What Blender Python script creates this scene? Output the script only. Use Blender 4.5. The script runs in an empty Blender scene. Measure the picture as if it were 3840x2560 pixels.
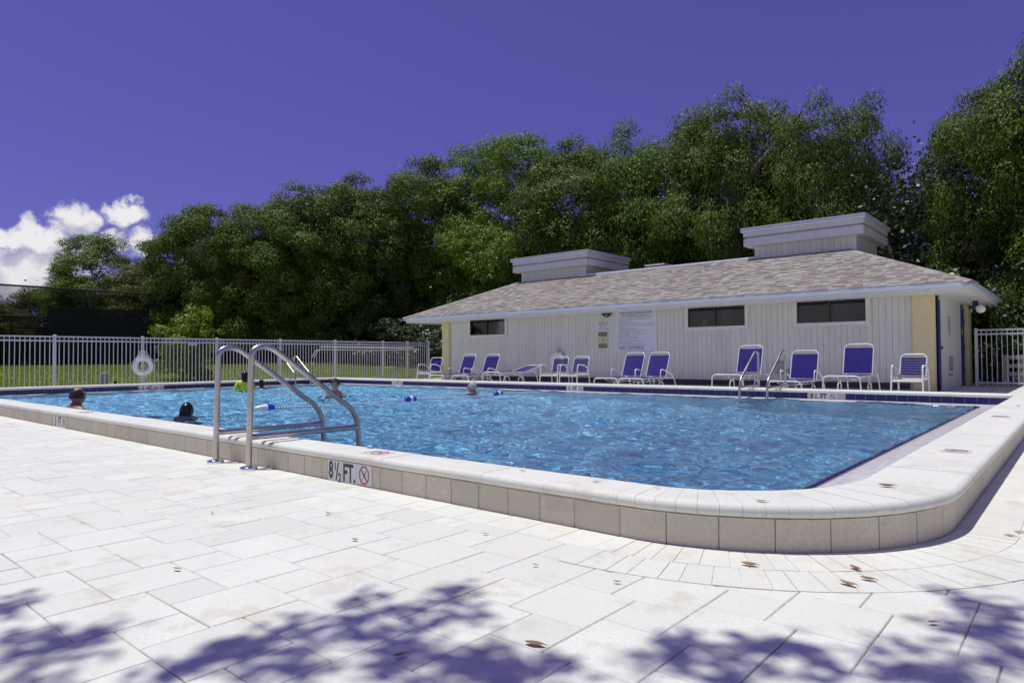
import bpy, bmesh, math, random
import numpy as np
from mathutils import Vector, Matrix
R = math.radians
scene = bpy.context.scene
col = scene.collection
random.seed(7); rng = np.random.default_rng(7)

# ------------------------------------------------------------------ camera, sky, sun, exposure
CAM_H = 0.787
FW = Vector((-0.65083, 0.75884, 0.02428)); RT = Vector((0.75894, 0.65112, -0.00630)); UP = Vector((0.02059, -0.01432, 0.99969))
cd = bpy.data.cameras.new('camera'); cam = bpy.data.objects.new('camera', cd); col.objects.link(cam)
cam.matrix_world = Matrix(((RT.x, UP.x, -FW.x, 0), (RT.y, UP.y, -FW.y, 0), (RT.z, UP.z, -FW.z, CAM_H), (0, 0, 0, 1)))
cd.sensor_width = 36; cd.lens = 23.613; cd.clip_start = 0.05; cd.clip_end = 5000
scene.camera = cam

SUNC, SUND = 0.19, 0.14                      # metres of shadow along +X and +Y for one metre of height
el = math.atan(1 / math.hypot(SUNC, SUND)); rot = math.atan2(-SUNC, -SUND)
world = bpy.data.worlds.new('World'); scene.world = world; world.use_nodes = True
wn, wl = world.node_tree.nodes, world.node_tree.links
bg = wn['Background']
sky = wn.new('ShaderNodeTexSky'); sky.sky_type = 'NISHITA'; sky.sun_disc = False
sky.sun_elevation = el; sky.sun_rotation = rot; sky.altitude = 0; sky.air_density = 1.0; sky.dust_density = 0.8; sky.ozone_density = 5.0
tint = wn.new('ShaderNodeMix'); tint.data_type = 'RGBA'; tint.blend_type = 'MULTIPLY'; tint.inputs['Factor'].default_value = 1.0
wl.new(sky.outputs[0], tint.inputs['A']); tint.inputs['B'].default_value = (0.74, 0.45, 0.98, 1)
# cumulus bank low on the horizon: cellular noise piled up by direction, sunlit tops and shaded flanks
tc = wn.new('ShaderNodeTexCoord')
def wmath(op, a, b=None, c=None):
    n = wn.new('ShaderNodeMath'); n.operation = op
    for i, v in enumerate((a, b, c)):
        if v is None: continue
        if isinstance(v, (int, float)): n.inputs[i].default_value = v
        else: wl.new(v, n.inputs[i])
    return n.outputs[0]
def vmath(op, a, b):
    n = wn.new('ShaderNodeVectorMath'); n.operation = op
    for i, v in enumerate((a, b)):
        if isinstance(v, tuple): n.inputs[i].default_value = v
        else: wl.new(v, n.inputs[i])
    return n.outputs[0]
nv = vmath('NORMALIZE', tc.outputs['Generated'], (0, 0, 0))
# clear air: the pale horizon band is kept low
wl.new(vmath('NORMALIZE', vmath('ADD', vmath('MULTIPLY', nv, (1, 1, 0.98)), (0, 0, 0.07)), (0, 0, 0)), sky.inputs[0])
# cumulus heads: azimuth, elevation, half width and half height in degrees; an unseen bank behind the viewer is added for neutral fill light
CLOUDS = [(73.85, 9.73, 1.71, 1.62), (76.02, 8.24, 2.12, 1.43), (77.57, 8.44, 1.14, 0.92), (76.32, 5.75, 4.89, 2.48), (72.64, 7.69, 1.79, 1.53), (70.8, 10.69, 1.71, 0.99), (71.06, 8.95, 1.14, 0.86), (69.34, 8.8, 1.3, 1.05), (80.44, 7.2, 3.75, 2.29), (83.51, 5.91, 4.24, 2.86)]
def cloud_density(vec, de=0.0, da=0.0):
    sp = wn.new('ShaderNodeSeparateXYZ'); wl.new(vec, sp.inputs[0])
    az = wmath('MULTIPLY', wmath('ARCTAN2', wmath('MULTIPLY', sp.outputs['X'], -1.0), sp.outputs['Y']), 57.2958); az = wmath('WRAP', az, 400.0, 40.0)
    elv = wmath('MULTIPLY', wmath('ARCSINE', sp.outputs['Z']), 57.2958)
    n1 = wn.new('ShaderNodeTexNoise'); n1.inputs['Scale'].default_value = 26; n1.inputs['Detail'].default_value = 6; n1.inputs['Roughness'].default_value = 0.6; wl.new(vec, n1.inputs['Vector'])
    sc_ = wn.new('ShaderNodeSeparateColor'); wl.new(n1.outputs['Color'], sc_.inputs[0])
    az = wmath('ADD', az, wmath('MULTIPLY_ADD', sc_.outputs[0], 4.6, -2.3 + da)); elv = wmath('ADD', elv, wmath('MULTIPLY_ADD', sc_.outputs[1], 4.2, -2.1 + de))
    tot = None
    for (a_, e_, ra, re) in CLOUDS:
        u_ = wmath('MULTIPLY', wmath('SUBTRACT', az, a_), 1 / ra); v_ = wmath('MULTIPLY', wmath('SUBTRACT', elv, e_), 1 / re)
        q_ = wmath('SUBTRACT', 1.0, wmath('SQRT', wmath('MULTIPLY_ADD', u_, u_, wmath('MULTIPLY', v_, v_))))
        tot = q_ if tot is None else wmath('SMOOTH_MAX', tot, q_, 0.12)
    bank = wmath('MULTIPLY', wmath('SUBTRACT', wmath('MULTIPLY_ADD', wmath('SINE', wmath('MULTIPLY', az, 0.21)), 3.0, 9.0), elv), 0.16)       # added cloud behind the viewer, out of view, to whiten the ambient light
    return wmath('SMOOTH_MAX', tot, wmath('MINIMUM', bank, wmath('MINIMUM', wmath('MULTIPLY', wmath('SUBTRACT', az, 84.0), 0.1), wmath('MULTIPLY', wmath('SUBTRACT', 345.0, az), 0.1))), 0.12)
d0 = cloud_density(nv)
d1 = cloud_density(nv, 1.3, 0.5)
mask = wn.new('ShaderNodeMapRange'); mask.interpolation_type = 'SMOOTHSTEP'; wl.new(d0, mask.inputs[0]); mask.inputs[1].default_value = -0.10; mask.inputs[2].default_value = 0.50
lit = wn.new('ShaderNodeMapRange'); lit.clamp = True; wl.new(wmath('SUBTRACT', d0, d1), lit.inputs[0]); lit.inputs[1].default_value = -0.22; lit.inputs[2].default_value = 0.62
cc = wn.new('ShaderNodeMix'); cc.data_type = 'RGBA'; wl.new(lit.outputs[0], cc.inputs['Factor'])
cc.inputs['A'].default_value = (5.4, 5.3, 6.6, 1); cc.inputs['B'].default_value = (9.3, 9.1, 9.3, 1)
wm = wn.new('ShaderNodeMix'); wm.data_type = 'RGBA'; wl.new(mask.outputs[0], wm.inputs['Factor'])
wl.new(tint.outputs['Result'], wm.inputs['A']); wl.new(cc.outputs['Result'], wm.inputs['B'])
wl.new(wm.outputs['Result'], bg.inputs[0]); bg.inputs[1].default_value = 0.091

sd = bpy.data.lights.new('sun', 'SUN'); sun = bpy.data.objects.new('sun', sd); col.objects.link(sun)
sd.energy = 3.9; sd.angle = R(0.53); sd.color = (0.99, 0.99, 0.93)
sun.rotation_euler = Vector((SUNC, SUND, -1)).to_track_quat('-Z', 'Y').to_euler(); sun.location = (-10, -8, 40)
scene.view_settings.view_transform = 'Standard'; scene.view_settings.look = 'None'; scene.view_settings.exposure = 0.0; scene.view_settings.gamma = 1.0
scene.view_settings.use_curve_mapping = False
cy = scene.cycles; cy.max_bounces = 8; cy.diffuse_bounces = 3; cy.glossy_bounces = 3; cy.transmission_bounces = 5; cy.transparent_max_bounces = 10

# ------------------------------------------------------------------ materials
MATS = {}
class NT:
    def __init__(s, name):
        s.m = bpy.data.materials.new(name); s.m.use_nodes = True; s.t = s.m.node_tree; s.n = s.t.nodes; s.l = s.t.links
        s.b = s.n['Principled BSDF']; s.out = s.n['Material Output']
    def new(s, t, **k):
        n = s.n.new(t)
        for a, v in k.items():
            if hasattr(n, a): setattr(n, a, v)
            else: n.inputs[a].default_value = v
        return n
    def tex(s, kind='Noise', scale=5, detail=4, rough=0.55, coord='Object', dist=0.0, stretch=None):
        c = s.new('ShaderNodeTexCoord'); src = c.outputs[coord]
        if coord == 'World':
            pass
        if stretch:
            mp = s.new('ShaderNodeMapping'); mp.inputs['Scale'].default_value = stretch; s.l.new(src, mp.inputs[0]); src = mp.outputs[0]
        n = s.new('ShaderNodeTex' + kind); n.inputs['Scale'].default_value = scale
        if 'Detail' in n.inputs: n.inputs['Detail'].default_value = detail
        if 'Roughness' in n.inputs: n.inputs['Roughness'].default_value = rough
        if 'Distortion' in n.inputs: n.inputs['Distortion'].default_value = dist
        s.l.new(src, n.inputs['Vector']); return n
    def wtex(s, kind='Noise', scale=5, detail=4, rough=0.55, stretch=None):       # world position
        g = s.new('ShaderNodeNewGeometry'); src = g.outputs['Position']
        if stretch:
            mp = s.new('ShaderNodeMapping'); mp.inputs['Scale'].default_value = stretch; s.l.new(src, mp.inputs[0]); src = mp.outputs[0]
        n = s.new('ShaderNodeTex' + kind); n.inputs['Scale'].default_value = scale
        if 'Detail' in n.inputs: n.inputs['Detail'].default_value = detail
        if 'Roughness' in n.inputs: n.inputs['Roughness'].default_value = rough
        s.l.new(src, n.inputs['Vector']); return n
    def ramp(s, fac, stops, mode='LINEAR'):
        r = s.new('ShaderNodeValToRGB'); r.color_ramp.interpolation = mode; e = r.color_ramp.elements
        while len(e) < len(stops): e.new(0.5)
        for i, (p, c) in enumerate(stops):
            e[i].position = p; e[i].color = (c, c, c, 1) if isinstance(c, (int, float)) else (*c, 1)
        s.l.new(fac, r.inputs[0]); return r
    def mix(s, fac, a, b, blend='MIX'):
        m = s.new('ShaderNodeMix', data_type='RGBA', blend_type=blend)
        for k, v in (('Factor', fac), ('A', a), ('B', b)):
            if isinstance(v, (int, float)): m.inputs[k].default_value = v
            elif isinstance(v, tuple): m.inputs[k].default_value = (*v, 1)
            else: s.l.new(v, m.inputs[k])
        return m.outputs['Result']
    def bump(s, h, strength=0.3, dist=0.01):
        b = s.new('ShaderNodeBump'); b.inputs['Strength'].default_value = strength; b.inputs['Distance'].default_value = dist
        s.l.new(h, b.inputs['Height']); s.l.new(b.outputs[0], s.b.inputs['Normal']); return b
    def col(s, c):
        if isinstance(c, tuple): s.b.inputs['Base Color'].default_value = (*c, 1)
        else: s.l.new(c, s.b.inputs['Base Color'])
    def rough(s, v): s.b.inputs['Roughness'].default_value = v

def simple(name, c, rough=0.5, metal=0.0, var=0.12, scale=6.0, bump=0.0, coord='Object'):
    if name in MATS: return MATS[name]
    t = NT(name); n = t.tex(scale=scale, coord=coord, detail=5)
    dark = tuple(max(0, x * (1 - var)) for x in c); light = tuple(min(1, x * (1 + var)) for x in c)
    t.col(t.ramp(n.outputs[0], [(0.3, dark), (0.7, light)]).outputs[0]); t.rough(rough); t.b.inputs['Metallic'].default_value = metal
    if bump: t.bump(n.outputs[0], bump, 0.005)
    MATS[name] = t.m; return t.m

def shellstone(name, base, tintvar, blotch=True, mott=.55):
    t = NT(name)
    oi = t.new('ShaderNodeObjectInfo'); ri = t.new('ShaderNodeNewGeometry')
    rnd = t.new('ShaderNodeMath', operation='ADD'); t.l.new(oi.outputs['Random'], rnd.inputs[0]); t.l.new(ri.outputs['Random Per Island'], rnd.inputs[1])
    fr = t.new('ShaderNodeMath', operation='FRACT'); t.l.new(rnd.outputs[0], fr.inputs[0])
    pc = t.ramp(fr.outputs[0], [(0.0, tuple(b * (1 - tintvar * 1.6) for b in base)), (0.35, base), (0.7, tuple(min(.86, b * (1 + tintvar * .5)) for b in base)), (1.0, (base[0] * .97, base[1] * .935, base[2] * .91))])
    big = t.wtex(scale=2.3, detail=6, rough=0.6); pcol = t.mix(t.ramp(big.outputs[0], [(0.35, 0.0), (0.75, 1.0)]).outputs[0], pc.outputs[0], tuple(b * 0.86 for b in base))
    # shell fragments: pale rings and dark pits
    vo = t.wtex('Voronoi', scale=26); vr = t.ramp(vo.outputs['Distance'], [(0.0, 1.0), (0.16, 1.0), (0.2, 0.0)])
    sel = t.wtex(scale=9, detail=2); sr = t.ramp(sel.outputs[0], [(0.52, 0.0), (0.6, 1.0)])
    mul = t.new('ShaderNodeMath', operation='MULTIPLY'); t.l.new(vr.outputs[0], mul.inputs[0]); t.l.new(sr.outputs[0], mul.inputs[1])
    c2 = t.mix(mul.outputs[0], pcol, tuple(min(0.88, b * 1.2) for b in base))
    gr = t.wtex(scale=70, detail=4, rough=.7); c2 = t.mix(t.ramp(gr.outputs[0], [(0.35, 0.0), (0.7, mott)]).outputs[0], c2, tuple(b * .74 for b in base))
    v3 = t.wtex('Voronoi', scale=60); pit = t.ramp(v3.outputs['Distance'], [(0.0, 1.0), (0.10, 0.8), (0.16, 0.0)])
    s3 = t.wtex(scale=14, detail=3); p3 = t.ramp(s3.outputs[0], [(0.57, 0.0), (0.62, 1.0)])
    m3 = t.new('ShaderNodeMath', operation='MULTIPLY'); t.l.new(pit.outputs[0], m3.inputs[0]); t.l.new(p3.outputs[0], m3.inputs[1])
    c3 = t.mix(m3.outputs[0], c2, tuple(b * 0.30 for b in base))
    if blotch:
        st = t.wtex(scale=4.2, detail=7, rough=0.7, stretch=(1.0, 1.0, 1)); s_ = t.ramp(st.outputs[0], [(0.55, 0.0), (0.63, 0.55), (0.8, 0.7)])
        c3 = t.mix(s_.outputs[0], c3, (base[0] * .74, base[1] * .70, base[2] * .63))
    t.col(c3); t.rough(0.75)
    fine = t.wtex(scale=160, detail=3); hh = t.new('ShaderNodeMath', operation='SUBTRACT'); t.l.new(fine.outputs[0], hh.inputs[0]); t.l.new(m3.outputs[0], hh.inputs[1])
    t.bump(hh.outputs[0], 0.35, 0.003)
    return t.m
M_PAVER = shellstone('shell_stone_paver', (0.725, 0.725, 0.645), 0.075)
M_COPING = shellstone('shell_stone_coping', (0.735, 0.733, 0.655), 0.03)
M_BLOCK = shellstone('shell_stone_block', (0.69, 0.63, 0.48), 0.10, mott=.85)
def sandmat():
    t = NT('joint_sand'); n = t.wtex(scale=5.5, detail=5, rough=.7); t.col(t.ramp(n.outputs[0], [(0.38, (0.10, 0.085, 0.065)), (0.47, (0.30, 0.27, 0.22)), (0.56, (0.52, 0.50, 0.46))]).outputs[0]); t.rough(0.95); return t.m
M_SAND = sandmat()
M_GROUT = simple('grout', (0.50, 0.47, 0.42), 0.9, var=0.2, scale=20)
M_NAVY = simple('navy_tile', (0.024, 0.021, 0.11), 0.15, var=0.35, scale=9, coord='Generated')
M_TGROUT = simple('tile_grout', (0.45, 0.45, 0.5), 0.85)
M_PLASTER = simple('pool_plaster', (0.70, 0.82, 0.85), 0.6, var=0.05, scale=2)
def gutter_mat():
    t = NT('wet_gutter'); n = t.wtex(scale=5, detail=5, stretch=(3, 1.0, 1)); t.col(t.ramp(n.outputs[0], [(0.3, (0.62, 0.61, 0.63)), (0.7, (0.78, 0.77, 0.78))]).outputs[0]); t.rough(0.12)
    w = t.wtex(scale=14, detail=4, stretch=(2.5, 1, 1)); t.bump(w.outputs[0], 0.5, 0.02); return t.m
M_GUTTER = gutter_mat()
def water_mat():
    t = NT('pool_water'); t.n.remove(t.b)
    fr = t.new('ShaderNodeFresnel'); fr.inputs['IOR'].default_value = 1.33
    tr = t.new('ShaderNodeBsdfRefraction'); tr.inputs['Color'].default_value = (0.57, 0.83, 0.99, 1); tr.inputs['IOR'].default_value = 1.33; tr.inputs['Roughness'].default_value = 0.0
    gl = t.new('ShaderNodeBsdfGlossy'); gl.inputs['Roughness'].default_value = 0.02; gl.inputs['Color'].default_value = (1, 1, 1, 1)
    n1 = t.wtex(scale=11, detail=3, rough=0.6, stretch=(1.0, 0.8, 1)); b1 = t.new('ShaderNodeBump'); b1.inputs['Strength'].default_value = 1.0; b1.inputs['Distance'].default_value = 0.045
    n2 = t.wtex(scale=34, detail=2, rough=0.5, stretch=(1.0, 0.8, 1)); ad = t.new('ShaderNodeMath', operation='MULTIPLY_ADD'); t.l.new(n2.outputs[0], ad.inputs[0]); ad.inputs[1].default_value = 0.30; t.l.new(n1.outputs[0], ad.inputs[2])
    t.l.new(ad.outputs[0], b1.inputs['Height'])
    for nd in (fr, gl): t.l.new(b1.outputs[0], nd.inputs['Normal'])
    mx = t.new('ShaderNodeMixShader'); t.l.new(fr.outputs[0], mx.inputs[0]); t.l.new(tr.outputs[0], mx.inputs[1]); t.l.new(gl.outputs[0], mx.inputs[2])
    t.l.new(mx.outputs[0], t.out.inputs[0]); return t.m
M_WATER = water_mat()
def steel():
    t = NT('brushed_steel'); n = t.wtex(scale=26, detail=4, stretch=(1, 1, 0.3)); t.col(t.ramp(n.outputs[0], [(0.25, (0.42, 0.395, 0.36)), (0.8, (0.60, 0.575, 0.545))]).outputs[0])
    t.b.inputs['Metallic'].default_value = 1; d = t.wtex(scale=5, detail=6); r = t.ramp(d.outputs[0], [(0.35, 0.30), (0.75, 0.42)]); t.l.new(r.outputs[0], t.b.inputs['Roughness']); return t.m
M_STEEL = steel()
M_PLATE = simple('polished_plate', (0.72, 0.72, 0.78), 0.12, 1.0, var=0.05)
M_WHITEMETAL = simple('white_powdercoat', (0.53, 0.53, 0.56), 0.42, var=0.05, scale=3)
M_CHAIRWHITE = simple('white_chair_frame', (0.70, 0.69, 0.66), 0.3, var=0.05, scale=5)
M_STRAP = simple('blue_vinyl_strap', (0.019, 0.014, 0.155), 0.4, var=0.2, scale=4)
M_SIDING = None
def siding():
    t = NT('painted_siding'); oi = t.new('ShaderNodeObjectInfo')
    c = t.ramp(oi.outputs['Random'], [(0, (0.635, 0.63, 0.585)), (1, (0.69, 0.685, 0.635))]); n = t.wtex(scale=30, detail=4, stretch=(1, 1, 0.06))
    g = t.mix(t.ramp(n.outputs[0], [(0.3, 0), (0.8, 0.35)]).outputs[0], c.outputs[0], (0.54, 0.53, 0.53))
    st = t.wtex(scale=2.2, detail=6, rough=.65, stretch=(1, 1, .18)); g = t.mix(t.ramp(st.outputs[0], [(0.5, 0.0), (0.75, 0.45)]).outputs[0], g, (0.50, 0.485, 0.44))
    k = t.wtex('Voronoi', scale=5); kr = t.ramp(k.outputs['Distance'], [(0, 1), (0.035, 1), (0.05, 0)]); g = t.mix(kr.outputs[0], g, (0.40, 0.38, 0.38))
    t.col(g); t.rough(0.65); t.bump(n.outputs[0], 0.25, 0.003); return t.m
M_SIDING = siding()
M_TRIM = simple('painted_trim', (0.70, 0.69, 0.64), 0.55, var=0.06, scale=8)
M_GUTTERM = simple('painted_gutter', (0.58, 0.62, 0.68), 0.4, var=0.05, scale=3)
M_STUCCO = simple('yellow_stucco', (0.68, 0.60, 0.34), 0.9, var=0.08, scale=22, bump=0.5)
M_BAND = simple('charcoal_band', (0.035, 0.035, 0.04), 0.6)
M_BLUEDOOR = simple('blue_door', (0.035, 0.055, 0.30), 0.45)
M_DARKFRAME = simple('bronze_frame', (0.035, 0.032, 0.028), 0.45)
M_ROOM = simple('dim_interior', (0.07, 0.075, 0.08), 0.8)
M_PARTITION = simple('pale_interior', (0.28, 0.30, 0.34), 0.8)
def glass():
    t = NT('window_glass'); t.n.remove(t.b); fr = t.new('ShaderNodeFresnel'); fr.inputs['IOR'].default_value = 1.5
    tr = t.new('ShaderNodeBsdfTransparent'); tr.inputs[0].default_value = (0.55, 0.6, 0.6, 1); gl = t.new('ShaderNodeBsdfGlossy'); gl.inputs['Roughness'].default_value = 0.03
    mx = t.new('ShaderNodeMixShader'); t.l.new(fr.outputs[0], mx.inputs[0]); t.l.new(tr.outputs[0], mx.inputs[1]); t.l.new(gl.outputs[0], mx.inputs[2]); t.l.new(mx.outputs[0], t.out.inputs[0]); return t.m
M_GLASS = glass()
def shingle(name):
    t = NT(name); oi = t.new('ShaderNodeObjectInfo'); g = t.new('ShaderNodeNewGeometry')
    a = t.new('ShaderNodeMath', operation='ADD'); t.l.new(oi.outputs['Random'], a.inputs[0]); t.l.new(g.outputs['Random Per Island'], a.inputs[1])
    f = t.new('ShaderNodeMath', operation='FRACT'); t.l.new(a.outputs[0], f.inputs[0])
    c = t.ramp(f.outputs[0], [(0.0, (0.225, 0.195, 0.165)), (0.22, (0.30, 0.272, 0.235)), (0.45, (0.255, 0.232, 0.20)), (0.6, (0.32, 0.288, 0.24)), (0.8, (0.335, 0.325, 0.305)), (0.92, (0.20, 0.178, 0.165))], 'CONSTANT')
    n = t.wtex(scale=60, detail=4); c2 = t.mix(t.ramp(n.outputs[0], [(0.3, 0), (0.8, 0.4)]).outputs[0], c.outputs[0], (0.24, 0.22, 0.20))
    t.col(c2); t.rough(0.92); n2 = t.wtex(scale=220, detail=2); t.bump(n2.outputs[0], 0.5, 0.004); return t.m
M_SHINGLE = shingle('asphalt_shingle')
M_UNDER = simple('roof_underlay', (0.09, 0.08, 0.075), 0.95)
M_WHITECAP = simple('white_metal_cap', (0.74, 0.74, 0.76), 0.35, var=0.03)
def leafmat(name, cols, rough=0.42, trans=0.25, spec=0.5):
    t = NT(name); g = t.new('ShaderNodeNewGeometry'); oi = t.new('ShaderNodeObjectInfo')
    stops = [(i / (len(cols) - 1), c) for i, c in enumerate(cols)]
    c = t.ramp(g.outputs['Random Per Island'], stops)
    hv = t.new('ShaderNodeHueSaturation'); t.l.new(c.outputs[0], hv.inputs['Color'])
    mr = t.new('ShaderNodeMapRange'); mr.inputs[3].default_value = 0.85; mr.inputs[4].default_value = 1.18; t.l.new(oi.outputs['Random'], mr.inputs[0]); t.l.new(mr.outputs[0], hv.inputs['Value'])
    mh = t.new('ShaderNodeMapRange'); mh.inputs[3].default_value = 0.485; mh.inputs[4].default_value = 0.512; t.l.new(oi.outputs['Random'], mh.inputs[0]); t.l.new(mh.outputs[0], hv.inputs['Hue'])
    t.col(hv.outputs[0]); t.rough(rough); t.b.inputs['Specular IOR Level'].default_value = spec
    tl = t.new('ShaderNodeBsdfTranslucent'); t.l.new(hv.outputs[0], tl.inputs[0]); mx = t.new('ShaderNodeMixShader'); mx.inputs[0].default_value = trans
    t.l.new(t.b.outputs[0], mx.inputs[1]); t.l.new(tl.outputs[0], mx.inputs[2]); t.l.new(mx.outputs[0], t.out.inputs[0]); return t.m
M_OAK = leafmat('oak_leaves', [(0.050, 0.090, 0.010), (0.072, 0.126, 0.014), (0.098, 0.158, 0.018), (0.135, 0.19, 0.026), (0.165, 0.21, 0.038)], spec=.18, rough=.48)
M_OLIVE = leafmat('olive_leaves', [(0.068, 0.098, 0.010), (0.10, 0.135, 0.014), (0.13, 0.163, 0.019), (0.165, 0.185, 0.028), (0.20, 0.20, 0.04)], spec=.18, rough=.48)
M_BRIGHT = leafmat('bright_leaves', [(0.06, 0.115, 0.008), (0.09, 0.165, 0.012), (0.13, 0.21, 0.018), (0.17, 0.245, 0.025), (0.21, 0.27, 0.038)], spec=.18, rough=.48)
M_SHRUBL = leafmat('shrub_leaves', [(0.09, 0.18, 0.010), (0.14, 0.25, 0.014), (0.19, 0.31, 0.02), (0.26, 0.36, 0.03), (0.34, 0.31, 0.05)], rough=0.45, spec=.25)
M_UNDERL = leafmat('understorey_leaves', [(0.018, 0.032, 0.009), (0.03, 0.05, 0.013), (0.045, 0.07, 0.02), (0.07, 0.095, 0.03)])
M_PALM = leafmat('palmetto_leaves', [(0.03, 0.05, 0.02), (0.05, 0.08, 0.03), (0.08, 0.11, 0.05)])
M_GRASS = leafmat('grass_blades', [(0.19, 0.26, 0.02), (0.24, 0.32, 0.03), (0.30, 0.36, 0.05), (0.38, 0.40, 0.09)], rough=0.6, spec=.2)
M_BARK = simple('bark', (0.15, 0.125, 0.10), 0.9, var=0.4, scale=14, bump=0.8)
M_LAWN = simple('lawn_soil', (0.20, 0.24, 0.045), 0.95, var=0.35, scale=3)
M_EARTH = simple('forest_floor', (0.06, 0.05, 0.035), 0.95, var=0.4, scale=3)
M_BLACKSTEEL = simple('black_steel', (0.012, 0.012, 0.013), 0.5)
def screen(name, c, alpha):
    t = NT(name); t.n.remove(t.b); d = t.new('ShaderNodeBsdfDiffuse'); d.inputs[0].default_value = (*c, 1); tr = t.new('ShaderNodeBsdfTransparent')
    n = t.wtex(scale=1.6, detail=4); r = t.ramp(n.outputs[0], [(0.3, max(0, alpha - .06)), (0.7, min(1, alpha + .06))])
    mx = t.new('ShaderNodeMixShader'); t.l.new(r.outputs[0], mx.inputs[0]); t.l.new(tr.outputs[0], mx.inputs[1]); t.l.new(d.outputs[0], mx.inputs[2]); t.l.new(mx.outputs[0], t.out.inputs[0]); return t.m
M_WINDSCREEN = screen('black_windscreen', (0.022, 0.026, 0.030), 0.86)
M_CHAINLINK = screen('black_chain_link', (0.015, 0.015, 0.016), 0.45)
M_INK = simple('black_ink', (0.03, 0.03, 0.03), 0.5); M_NAVYINK = simple('navy_ink', (0.03, 0.03, 0.20), 0.5); M_RED = simple('red_ink', (0.34, 0.05, 0.035), 0.5)
M_ORANGEINK = simple('faded_red_ink', (0.45, 0.18, 0.12), 0.5); M_FADED = simple('faded_ink', (0.38, 0.38, 0.45), 0.5)
M_SIGNWHITE = simple('sign_white', (0.66, 0.66, 0.74), 0.3, var=0.03); M_TILEWHITE = simple('marker_tile', (0.66, 0.655, 0.64), 0.35, var=0.04)
M_CREAM = simple('cream_sign', (0.62, 0.58, 0.36), 0.5, var=0.05)
M_SKIN_A = simple('skin_tan', (0.30, 0.155, 0.095), 0.45, var=0.1, scale=10); M_SKIN_B = simple('skin_light', (0.46, 0.27, 0.20), 0.45, var=0.1, scale=10); M_SKIN_C = simple('skin_sunned', (0.40, 0.21, 0.14), 0.45, var=0.1, scale=10)
M_BLACKHAIR = simple('wet_black_hair', (0.010, 0.009, 0.009), 0.22, var=0.3, scale=40); M_BROWNHAIR = simple('dark_brown_hair', (0.018, 0.012, 0.009), 0.5, var=0.3, scale=60, bump=0.6); M_GREYHAIR = simple('grey_hair', (0.46, 0.44, 0.40), 0.5, var=0.35, scale=60, bump=0.6)
M_YELLOW = simple('neon_yellow_lycra', (0.50, 0.62, 0.02), 0.4, var=0.08, scale=6); M_SWIM = simple('dark_swimwear', (0.02, 0.02, 0.04), 0.5)
M_EYE = simple('eye_dark', (0.03, 0.025, 0.02), 0.3)
M_RING = simple('ring_buoy_foam', (0.80, 0.79, 0.80), 0.5, var=0.04); M_ROPE = simple('white_rope', (0.74, 0.73, 0.72), 0.8, var=0.1, scale=40)
M_BUOYBLUE = simple('blue_buoy', (0.02, 0.05, 0.50), 0.25); M_BUOYWHITE = simple('white_buoy', (0.80, 0.80, 0.80), 0.3)
def ropemat():
    t = NT('blue_white_rope'); w = t.wtex('Wave', scale=7.0, detail=0); t.col(t.ramp(w.outputs[0], [(0.0, (0.03, 0.05, 0.35)), (0.30, (0.03, 0.05, 0.35)), (0.36, (0.75, 0.75, 0.75))]).outputs[0]); t.rough(0.6)
    for n in t.n:
        if n.type == 'TEX_WAVE': n.bands_direction = 'Y'
    return t.m
M_LANEROPE = ropemat()
M_DRYLEAF = leafmat('dry_leaf', [(0.17, 0.085, 0.035), (0.24, 0.13, 0.055), (0.32, 0.20, 0.095), (0.40, 0.30, 0.17)], trans=0.1)
M_GREY = simple('grey_box', (0.30, 0.30, 0.33), 0.5); M_GLOBE = simple('white_globe', (0.80, 0.80, 0.78), 0.2, var=0.02)
M_CHAIRBOX = simple('weathered_white_wood', (0.40, 0.38, 0.34), 0.8, var=0.15); M_CRATE = simple('grey_plastic', (0.34, 0.33, 0.34), 0.4)

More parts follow.
